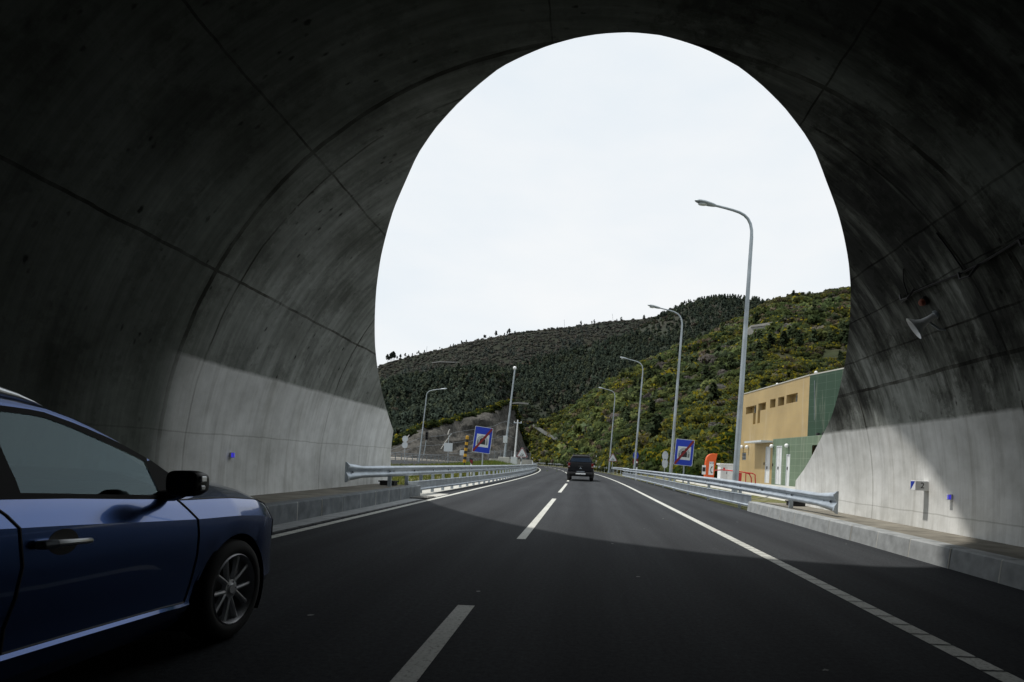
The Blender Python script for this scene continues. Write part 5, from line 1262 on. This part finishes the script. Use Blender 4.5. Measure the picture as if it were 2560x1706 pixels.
# ------------------------------------------------------------------ blue estate car
def blue_car():
    AX, RX, WH = 3.79, 1.09, .32                # axles
    XC = -3.10
    root = thing('estate_car', (XC, 2.45, 0), 'metallic blue estate car with silver roof rail, cut off by the picture edge', 'car')
    def sx(y):     # plan outline: x of the right side
        ks = [(.19,-2.62),(.22,-2.45),(.32,-2.32),(.6,-2.25),(1.1,-2.215),(2.2,-2.20),(3.79,-2.20),(4.15,-2.225),(4.32,-2.262),(4.45,-2.32),(4.56,-2.40),(4.64,-2.52),(4.69,-2.72),(4.71,-3.10)]
        return float(np.interp(y, [k[0] for k in ks], [k[1] for k in ks]))
    belt = lambda y: float(np.interp(y, [.2,1.1,2.22,2.57,3.08,3.45,3.8,4.1,4.3,4.5,4.6,4.71], [1.03,1.02,.993,.972,.938,.918,.905,.878,.835,.775,.745,.72]))
    # rows of the side: (z, inset)
    def levels(y):
        bl = belt(y); k = min(1, max(0, (y-4.0)/.5))
        kk = float(np.interp(y, [2.2,3.0,3.38], [1.,.9,.3])); lz = float(np.interp(y, [2.2,3.35], [.392,.346]))
        q = [(.20,.10),(.28,.034),(lz-.022,.012),(lz,.012+.014*kk),(lz+.10,.012+.014*kk),(.60,.004),(.72,.0),(bl-.112,.0),(bl-.062,.026),(bl-.022,.050),(bl,.068)]
        return q
    def warp(y, z):
        fz = float(np.interp(z, [.2,.34,.49,.67,.80,.92], [-.10,-.09,-.02,.0,-.015,-.10]))*max(0, 1-abs(y-3.40)/.22)
        rz = float(np.interp(z, [.28,.43,.55,.70,.82,.905,.99], [-.05,-.05,-.03,0,0,-.03,-.10]))*max(0, 1-abs(y-2.325)/.25)
        return fz + rz
    def arch(y):
        z = 0
        for c in (AX+.01, RX):
            if abs(y-c) < .355: z = max(z, WH + sqrt(.355**2-(y-c)**2))
        return z
    ys = sorted(set(list(np.round(np.concatenate([[.19,.20,.22,.27,.34,.45,.6],np.arange(.72,1.48,.04),[1.6,1.8,2.0,2.15,2.25,2.325,2.45,2.6,2.8,3.0,3.15,3.27,3.34,3.40],np.arange(3.43,4.18,.03),[4.21,4.26,4.32,4.38,4.45,4.51,4.56,4.60,4.64,4.67,4.69,4.705,4.71]]),3))))
    def column(y, mirror=False):
        out = []
        a = arch(y); lift = max(0, (y-4.2)/.5)
        for z, ins in levels(y):
            z0 = z
            if z < .3 and y > 4.2: z = z + .0
            if a: z = max(z, a)
            yy = y + warp(y, z0)
            fr = max(0., (y-4.3)/.41)   # the nose leans in toward the top
            yy -= .14*fr*max(0, z0-.45)/.4
            x = sx(y) - ins*(1 if y < 4.5 else 1)
            out.append((2*XC - x if mirror else x, yy, z))
        return out
    i_r = min(range(len(ys)), key=lambda i: abs(ys[i]-2.325)); i_f = min(range(len(ys)), key=lambda i: abs(ys[i]-3.40))
    body = MB(); fd = MB(); rd_ = MB()
    i_q = min(range(len(ys)), key=lambda i: abs(ys[i]-1.44))
    for mir in (False, True):
        C = [column(y, mir) for y in ys]
        for i in range(len(ys)-1):
            for j in range(10):
                q = [C[i][j], C[i+1][j], C[i+1][j+1], C[i][j+1]]
                if max(p[2] for p in q) - min(p[2] for p in q) < 1e-5: continue
                tgt = body
                if not mir and j >= 3:
                    if i_r <= i < i_f: tgt = fd
                    elif i_q <= i < i_r: tgt = rd_
                tgt.add(q, [(0,1,2,3)])
    # bonnet: from the shoulder line in to a crowned centre
    hy = [y for y in ys if y >= 3.40]
    rows = []
    for y in hy:
        bl = belt(y); x0 = sx(y)-.068; row = []
        fr = max(0., (y-4.3)/.41); yy0 = y + (warp(y, bl) if y < 3.7 else 0) - .14*fr*max(0, bl-.45)/.4
        crown = float(np.interp(y, [3.4,3.8,4.2,4.45,4.6,4.71], [.150,.150,.128,.098,.062,.03]))
        for k in range(13):
            t = k/12; x = x0 + (2*XC-2*x0)*t; e = 1-abs(2*t-1); c = crown*(1-(1-min(1, e*1.4))**2.4)
            dip = -.012*math.exp(-((e-.30)/.06)**2)
            row.append((x, yy0 + (.10 if y < 3.5 else .06)*e*(1 if y < 4.4 else 0), bl + c + dip))
        rows.append(row)
    body.grid(rows)
    # underside
    body.quad((XC-.75, .3, .2), (XC+.75, .3, .2), (XC+.70, 4.3, .2), (XC-.70, 4.3, .2), 1)
    # roof
    re_ = [(.45,1.30),(.62,1.385),(1.2,1.432),(1.8,1.43),(2.456,1.402),(2.556,1.392),(2.664,1.378),(2.785,1.345),(2.894,1.305),(3.019,1.248),(3.128,1.186),(3.244,1.119),(3.351,1.056),(3.47,.985)]
    def gx(z): return -2.30 - (z-.95)*.33
    rows = []
    for y, z in re_:
        x0 = gx(z)
        top = y <= 2.70
        rows.append([(x0, y, z-.028), (x0-.004, y, z-.012), (x0-.022, y+.004, z), (x0-.06, y+.01, z+.010)])
    body.grid(rows)
    rows2 = [[(2*XC-p[0], p[1], p[2]) for p in r] for r in rows]; body.grid(rows2)
    rr = []
    for (y, z), r in zip(re_, rows):
        if y > 2.70: break
        x0 = r[-1][0]; rr.append([(x0+(2*XC-2*x0)*k/8, y + .16*(1-abs(2*k/8-1))*(1 if y > 2.4 else 0), z+.010+.045*(1-(2*k/8-1)**2)) for k in range(9)])
    body.grid(rr)
    # tail
    tz = rr[0]; body.grid([tz, [(p[0], .20, 1.03) for p in tz], [(p[0], .19, .6) for p in tz], [(p[0], .24, .25) for p in tz]])
    bo = body.build('body', [M['carblue'], M['black']], root, smooth=True, sharp=22)
    d1 = fd.build('door', M['carblue'], root, smooth=True, sharp=20); d2 = rd_.build('door', M['carblue'], root, smooth=True, sharp=20)
    # shut lines as dark seals
    b = MB()
    for yy in (2.325, 3.40):
        C = column(yy); b.tube([Vector(p)+Vector((.001,0,0)) for p in C[3:]], .0055, 6)
    C = [column(y)[3] for y in ys if 1.44 <= y <= 3.40]; b.tube([Vector(p)+Vector((.000,0,0)) for p in C], .005, 6)
    C = column(1.44); b.tube([Vector(p) for p in C[3:]], .005, 6)
    b.tube([(sx(y)-.070+.002, y + (warp(y, belt(y)) if y < 3.7 else 0) + .0, belt(y)+.002) for y in hy if y < 4.45], .004, 6)
    C = column(4.33); b.tube([Vector(p)+Vector((.001,0,0)) for p in C[5:]], .004, 6)
    b.build('door_seal', M['black'], bo)
    # greenhouse, planar side: polygons in (y, z)
    def side(pts, off=0.): return [(gx(z)+off, y, z) for y, z in pts]
    def flat(name, pts, mat, par, off=0., mir=True):
        b = MB(); P = side(pts, off); b.poly(P)
        if mir:
            b2 = MB(); b2.poly([(2*XC-p[0], p[1], p[2]) for p in P][::-1]); b2.build(name, mat, par)
        return b.build(name, mat, par)
    roofz = lambda y: float(np.interp(y, [k[0] for k in re_], [k[1] for k in re_]))
    TT = [(2.446,1.362),(2.62,1.355),(2.806,1.305),(3.014,1.232),(3.203,1.142)]     # outer edge of the black trim
    WT = [(2.439,1.337),(2.612,1.331),(2.702,1.307),(2.796,1.277),(2.896,1.24),(3.003,1.2),(3.105,1.16),(3.175,1.124)]
    # frame band between trim and roof edge (blue)
    b = MB(); yy = np.linspace(2.30, 3.20, 14); up = [(y, roofz(y)-.026) for y in yy]; lo = [(y, float(np.interp(y, [2.30]+[k[0] for k in TT], [1.368]+[k[1] for k in TT]))) for y in yy]
    b.strip(side(up), side(lo)); 
    yq = np.linspace(.62, 2.30, 10); b.strip(side([(y, roofz(y)-.026) for y in yq]), side([(y, min(roofz(y)-.03, 1.368)) for y in yq]))
    P = side([(3.20,1.142),(3.20,roofz(3.20)-.02),(3.30,roofz(3.30)-.02),(3.47,.985),(3.47,.915),(3.36,.93),(3.352,1.045)]); b.poly(P)
    # rear quarter
    b.poly(side([(.30,1.03),(.45,1.27),(.62,1.36),(.80,1.36),(.62,1.03)]))
    b2 = MB(); b2.add([(2*XC-p[0], p[1], p[2]) for p in b.v], [f[::-1] for f in b.f]); b2.build('window_surround', M['carblue'], root)
    b.build('window_surround', M['carblue'], root)
    b = MB()
    def trimstrip(A, B): b.strip(side(A, .004), side(B, .004))
    ys1 = np.linspace(2.30, 3.18, 14)
    trimstrip([(y, float(np.interp(y, [k[0] for k in TT], [k[1] for k in TT]))) for y in ys1], [(y, float(np.interp(y, [k[0] for k in WT], [k[1] for k in WT]))) for y in ys1])
    trimstrip([(.85,1.362),(2.30,1.362)], [(.85,1.335),(2.30,1.337)])
    b.poly(side([(3.16,1.13),(3.205,1.142),(3.352,1.047),(3.36,.965),(3.33,.93),(3.214,.930),(3.185,1.03)], .004))
    b.poly(side([(2.30,1.345),(2.394,1.345),(2.396,1.184),(2.408,1.113),(2.42,1.05),(2.425,.975),(2.30,.98),(2.285,1.15)], .004))
    b.strip(side([(y, belt(y)+.022) for y in np.linspace(.9, 3.34, 16)], .012), side([(y, belt(y)-.003) for y in np.linspace(.9, 3.34, 16)], .012))
    b.build('window_trim', M['cabin'], root)
    gl = [(2.395,.99)] + [(2.395,1.34)] + WT[1:] + [(3.185,1.03),(3.20,.945)]
    flat('window', gl, M['carglass'], root)
    flat('window', [(1.35,1.02),(1.35,1.338),(2.30,1.338),(2.30,1.0)], M['carglass'], root)
    flat('window', [(.70,1.03),(.88,1.335),(1.27,1.338),(1.27,1.02)], M['tintglass'], root)
    # windscreen
    b = MB(); A = []; B = []
    for k in range(9):
        t = k/8; e = 1-(2*t-1)**2; x0 = gx(1.36)-.06; A.append((x0+(2*XC-2*x0)*t, 2.70+.16*e, 1.385+.04*e)); x1 = gx(.97)-.05; B.append((x1+(2*XC-2*x1)*t, 3.46+.30*e, .97+.05*e))
    b.strip(A, B); b.build('windscreen', M['carglass'], root, smooth=True)
    # cabin: dashboard, seats, wheel
    b = MB(); dash = [(2.90,.62),(2.95,.90),(3.02,.985),(3.12,1.02),(3.22,1.005),(3.40,.955),(3.62,.93),(3.62,.6)]
    b.prism([(-2.36, y, z) for y, z in dash], (2*XC+2*2.36, 0, 0)); b.build('dashboard', M['cabin'], root, bevel=.02)
    b = MB(); b.box(XC-.72, XC+.72, .5, 3.0, .28, .45); b.box(XC+.70, XC+.77, 1.3, 3.3, .40, .93); b.box(XC-.77, XC-.70, 1.3, 3.3, .40, .93); b.box(XC-.74, XC+.74, 3.3, 3.42, .3, .9); b.build('cabin_floor', M['cabin'], root)
    for cx in (XC+.38, XC-.38):
        b = MB(); b.prism([(cx-.24, y, z) for y, z in ((1.75,.45),(2.45,.5),(2.46,.62),(2.0,.62),(1.86,1.12),(1.74,1.14),(1.70,.9))], (.48,0,0)); st = b.build('seat', M['seat'], root, bevel=.04)
        b = MB(); b.box(cx-.13, cx+.13, 1.70, 1.82, 1.17, 1.33); b.build('headrest', M['seat'], st, bevel=.04)
    # door mirror
    mr = thing_part('door_mirror', root, (-2.10, 3.13, 1.03))
    b = MB(); rows = []
    for t, k in ((0,.93),(.05,1.),(.5,1.),(.85,.85),(1,.5)):
        rows.append([Vector((-2.100+.083*k*cx_, 3.075+.145*t, 1.028+.068*k*cz_)) for cx_, cz_ in [(copysign_pow(cos(q), .55), copysign_pow(sin(q), .55)) for q in np.linspace(0, 2*pi, 25)[:-1]]])
    rows.append([Vector((-2.100, 3.225, 1.028)) + (p - Vector((-2.100, 3.22, 1.028)))*.2 for p in rows[-1]])
    b.grid(rows, 0, True); b.poly(rows[0]); b.build('mirror_shell', M['black'], mr, smooth=True, sharp=50)
    b = MB(); b.tube([(-2.15, 3.16, .975), (-2.21, 3.19, .955), (-2.32, 3.22, .945)], [.032,.03,.03], 8); b.build('mirror_arm', M['black'], mr, smooth=True)
    b = MB(); b.box(-2.045, -2.006, 3.098, 3.145, 1.036, 1.070); b.build('mirror_cover', M['silver'], mr, bevel=.006)
    b = MB(); b.box(-2.045, -2.008, 3.098, 3.140, .992, 1.022); b.build('indicator', M['lamp_clear'], mr, bevel=.008)
    b = MB(); b.poly([(-2.100+.07*copysign_pow(cos(q), .55), 3.0735, 1.028+.055*copysign_pow(sin(q), .55)) for q in np.linspace(0, 2*pi, 25)[:-1]]); b.build('mirror_glass', M['glassdark'], mr)
    b = MB(); b.box(-4.22, -4.03, 3.08, 3.22, .965, 1.09); b.build('door_mirror', M['black'], root, bevel=.04)
    # handle with its recess
    hd = thing_part('door_handle', d1, (-2.19, 2.5, .79))
    b = MB(); rows = [[Vector((-2.2+o, 2.505+.075*k*cos(q), .795+.056*k*sin(q))) for q in np.linspace(0, 2*pi, 21)[:-1]] for k, o in ((1.0,.001),(.5,.0015),(.02,.002))]
    b.grid(rows, 0, True); b.build('recess', M['black'], hd)
    b = MB(); path = [Vector((-2.196, 2.385, .797)), Vector((-2.175, 2.40, .799)), Vector((-2.165, 2.45, .798)), Vector((-2.162, 2.51, .795)), Vector((-2.165, 2.57, .791)), Vector((-2.178, 2.615, .787)), Vector((-2.198, 2.63, .785))]
    b.tube(path, [.014,.017,.016,.014,.013,.013,.012], 10); b.build('grip', M['silver'], hd, smooth=True)
    b = MB(); b.tube([(-2.192, 2.372, .799), (-2.172, 2.385, .7985), (-2.163, 2.43, .7985)], [.018,.020,.0195], 10); b.build('lock_cover', M['galv_dark'], hd, smooth=True)
    # roof rails
    for s in (0, 1):
        b = MB(); P = [(.75,1.435),(.85,1.465),(1.3,1.488),(1.9,1.486),(2.3,1.462),(2.45,1.442),(2.56,1.420),(2.64,1.396),(2.68,1.378)]
        x = lambda z: -2.49
        rows = []
        for y, z in P:
            hgt = float(np.interp(y, [.75,.9,2.3,2.5,2.68], [.012,.040,.042,.036,.006])); c = Vector((-2.487, y, z-hgt*.3))
            rows.append([c + Vector((.017*cos(q), 0, hgt*.62*sin(q))) for q in np.linspace(0, 2*pi, 13)[:-1]])
        if s: rows = [[Vector((2*XC-p.x, p.y, p.z)) for p in r] for r in rows]
        b.grid(rows, 0, True); b.build('roof_rail', M['silver'], root, smooth=True)
    # headlights, grille, plate
    for s in (0, 1):
        f = (lambda p: p) if not s else (lambda p: (2*XC-p[0], p[1], p[2]))
        b = MB(); rows = []
        for y in (4.34,4.40,4.46,4.52,4.57,4.61,4.645):
            C = column(y); q = [Vector(C[j])+Vector((.006,.004,.002)) for j in (7,8,9,10)]; k = min(1, (y-4.30)/.16)
            p7 = q[0].lerp(q[3], 1-k); rows.append([f(tuple(p7)), f(tuple(p7.lerp(q[3], .5)+ (q[1]-q[0].lerp(q[3],.5))*k*.6)), f(tuple(q[3]))])
        b.grid(rows); b.build('headlight', M['lamp_clear'], root, smooth=True)
        b = MB(); b.box(*(sorted((f((-2.42,0,0))[0], f((-2.26,0,0))[0]))), .20, .30, .80, 1.02); b.build('tail_light', M['lamp_red'], root, bevel=.02)
    b = MB(); b.box(XC-.55, XC+.55, 4.66, 4.715, .33, .52); b.build('grille', M['black'], root, bevel=.02)
    b = MB(); b.box(XC-.26, XC+.26, 4.716, 4.725, .40, .51); b.build('number_plate', M['white'], root)
    b = MB(); b.box(XC-.62, XC+.62, .33, .36, 1.06, 1.33, 0, None); b.build('rear_window', M['tintglass'], root)
    # wheel wells and wheels
    for (yc) in (AX+.01, RX):
        for s in (1, -1):
            b = MB(); x0 = -2.225 if s > 0 else 2*XC+2.225; x1 = x0 - s*.32; rows = []
            for x in (x0, x1): rows.append([(x, yc+.357*cos(q), max(.12, WH+.357*sin(q))) for q in np.linspace(-.6, pi+.6, 24)])
            b.grid(rows); b.poly(rows[1]); b.build('wheel_well', M['cabin'], root)
    for yc in (AX, RX):
        wheel('wheel', Vector((-2.305, yc, WH)), .318, .205, .226, 1, root); wheel('wheel', Vector((2*XC+2.305, yc, WH)), .318, .205, .226, -1, root)
    return root
def thing_part(name, parent, loc):
    o = bpy.data.objects.new(name, None); col.objects.link(o); o.parent = parent; o.location = Vector(loc) - parent_world(parent); o.empty_display_size = .1; return o
def copysign_pow(v, p): return math.copysign(abs(v)**p, v)
blue_car()

# ------------------------------------------------------------------ dark pickup
def pickup():
    ox, oy = -.16, 40.9
    root = thing('pickup_truck', (ox, oy+2.5, 0), 'black pickup truck with canopy driving ahead in the sunlit lane', 'pickup truck')
    def P(x, y, z): return Vector((ox+x, oy+y, z))
    def loft(name, secs, mat, par=root, smooth=True, caps=True, bev=0):
        """secs: (y, half width bottom, half width top, z bottom, z top, corner radius)"""
        b = MB(); rows = []
        for y, w0, w1, z0, z1, r in secs:
            pts = []
            for (sx_, zz, ww) in ((1, z0, w0), (1, z1, w1), (-1, z1, w1), (-1, z0, w0)):
                top = zz == z1
                for k in range(4):
                    a = (pi/2)*k/3
                    if sx_ > 0 and not top: cx_, cz_ = ww-r+r*sin(a), zz+r-r*cos(a)
                    elif sx_ > 0: cx_, cz_ = ww-r+r*cos(a), zz-r+r*sin(a)
                    elif top: cx_, cz_ = -ww+r-r*sin(a), zz-r+r*cos(a)
                    else: cx_, cz_ = -ww+r-r*cos(a), zz+r-r*sin(a)
                    pts.append(P(cx_, y, cz_))
            rows.append(pts)
        b.grid(rows, 0, True)
        if caps: b.poly(rows[0]); b.poly(rows[-1])
        return b.build(name, mat, par, smooth=smooth, sharp=35, bevel=bev)
    loft('body', [(.0,.84,.83,.62,1.27,.06),(.06,.895,.875,.56,1.29,.09),(1.0,.91,.875,.52,1.29,.10),(2.2,.91,.87,.50,1.29,.10),(3.6,.91,.86,.50,1.24,.10),(4.6,.90,.82,.50,1.16,.14),(5.0,.84,.74,.50,1.02,.14),(5.06,.78,.70,.55,.95,.12)], M['cardark'])
    loft('canopy', [(.06,.81,.60,1.285,1.74,.08),(.14,.825,.635,1.285,1.80,.10),(.5,.83,.645,1.285,1.82,.10),(1.55,.83,.645,1.285,1.83,.10)], M['cardark'])
    loft('cab', [(1.58,.83,.64,1.285,1.77,.10),(2.0,.83,.63,1.285,1.78,.10),(3.0,.82,.60,1.26,1.74,.10),(3.75,.80,.58,1.24,1.30,.03)], M['cardark'])
    b = MB(); b.poly([P(x, y, z) for x, y, z in ((-.72,.042,1.34),(.72,.042,1.34),(.60,.066,1.70),(.55,.066,1.725),(-.55,.066,1.725),(-.60,.066,1.70))]); b.build('rear_window', M['glassdark'], root)
    for s in (-1, 1):
        b = MB(); b.poly([P(s*x, y, z) for x, y, z in ((.835,.3,1.36),(.835,1.45,1.36),(.685,1.45,1.70),(.685,.4,1.70))]); b.build('side_window', M['glassdark'], root)
        b = MB(); b.poly([P(s*x, y, z) for x, y, z in ((.835,1.7,1.34),(.835,3.3,1.32),(.66,2.95,1.66),(.675,1.75,1.70))]); b.build('side_window', M['glassdark'], root)
    tg = MB(); tg.box(ox-.74, ox+.74, oy-.025, oy+.01, .70, 1.26); tgo = tg.build('tailgate', M['cardark'], root, bevel=.02)
    b = MB(); b.box(ox-.15, ox+.15, oy-.045, oy-.024, .98, 1.06); b.build('tailgate_handle', M['black'], tgo, bevel=.01)
    b = MB()
    for a in (90, 210, 330):
        d = Vector((cos(radians(a)), 0, sin(radians(a)))); nn = Vector((-d.z, 0, d.x)); c = P(0, -.03, .90)
        b.prism([c, c+d*.05+nn*.028, c+d*.10, c+d*.05-nn*.028], (0, -.008, 0))
    b.build('emblem', M['galv'], tgo)
    b = MB(); b.box(ox-.28, ox+.28, oy-.12, oy-.10, .60, .70); b.build('number_plate', M['galv_dark'], root)
    b = MB(); b.box(ox-.88, ox+.88, oy-.10, oy+.10, .46, .62); b.build('bumper', M['black'], root, bevel=.03)
    b = MB(); b.box(ox-.33, ox+.36, oy-.16, oy-.09, .47, .545); b.build('step_bar', M['white'], root, bevel=.01)
    b = MB(); b.tube([P(0, -.15, .42), P(0, .1, .42)], .05, 10); b.ball(P(0, -.17, .47), .03, 8); b.build('tow_hitch', M['black'], root)
    b = MB(); b.box(ox-.62, ox+.62, oy+.15, oy+4.4, .36, .56); b.tube([P(-.75, .95, .38), P(.75, .95, .38)], .07, 8); b.build('chassis', M['black'], root)
    for s in (-1, 1):
        b = MB(); x = ox + s*.815; b.box(x-.075, x+.075, oy-.035, oy+.06, .93, 1.25); tl = b.build('tail_light', M['lamp_red'], root, bevel=.02)
        b = MB(); b.box(x-.06, x+.06, oy-.04, oy-.034, .98, 1.04); b.build('reversing_lens', M['lamp_clear'], tl)
        b = MB(); x = ox+s*1.0; b.box(x-.10, x+.08, oy+3.05, oy+3.15, 1.16, 1.36); mo = b.build('mirror', M['black'], root, bevel=.03)
        b = MB(); b.tube([P(s*.84, 3.12, 1.22), P(s*.98, 3.1, 1.24)], .03, 6); b.build('mirror_arm', M['black'], mo)
        b = MB(); b.tube([P(s*.56, .3, 1.83), P(s*.56, .4, 1.875), P(s*.56, 2.6, 1.87), P(s*.56, 2.7, 1.80)], .022, 6); b.build('roof_bar', M['black'], root)
        b = MB(); b.box(ox+s*.72-.12, ox+s*.72+.12, oy+4.85, oy+5.02, .78, .94); b.build('headlight', M['lamp_clear'], root, bevel=.03)
        for y in (.95, 3.95):
            wheel('wheel', P(s*.80, y, .365), .365, .25, .22, s, root, 10)
            b = MB(); rows = [[P(s*x, y+.43*cos(q), .365+.43*sin(q)) for q in np.linspace(.0, pi, 17)] for x in (.955, .90)]; b.strip(rows[0], rows[1])
            rows = [[P(s*.955, y+k*cos(q), .365+k*sin(q)) for q in np.linspace(.0, pi, 17)] for k in (.43, .385)]; b.strip(rows[0], rows[1]); b.build('wheel_arch', M['black'], root)
    b = MB()
    for k in range(5): b.box(ox-.5+k*.25-.04, ox-.5+k*.25+.04, oy+.25, oy+.33, 1.82, 1.87)
    b.build('roof_marker', M['black'], root)
    b = MB(); b.tube([P(-.56, .9, 1.875), P(.56, .9, 1.875)], .018, 6); b.tube([P(-.56, 2.0, 1.875), P(.56, 2.0, 1.875)], .018, 6); b.build('crossbar', M['black'], root)
    for s in (-1, 1):
        b = MB(); b.box(ox+s*.80-.14, ox+s*.80+.14, oy+.48, oy+.50, .25, .62); b.build('mudflap', M['black'], root)
pickup()
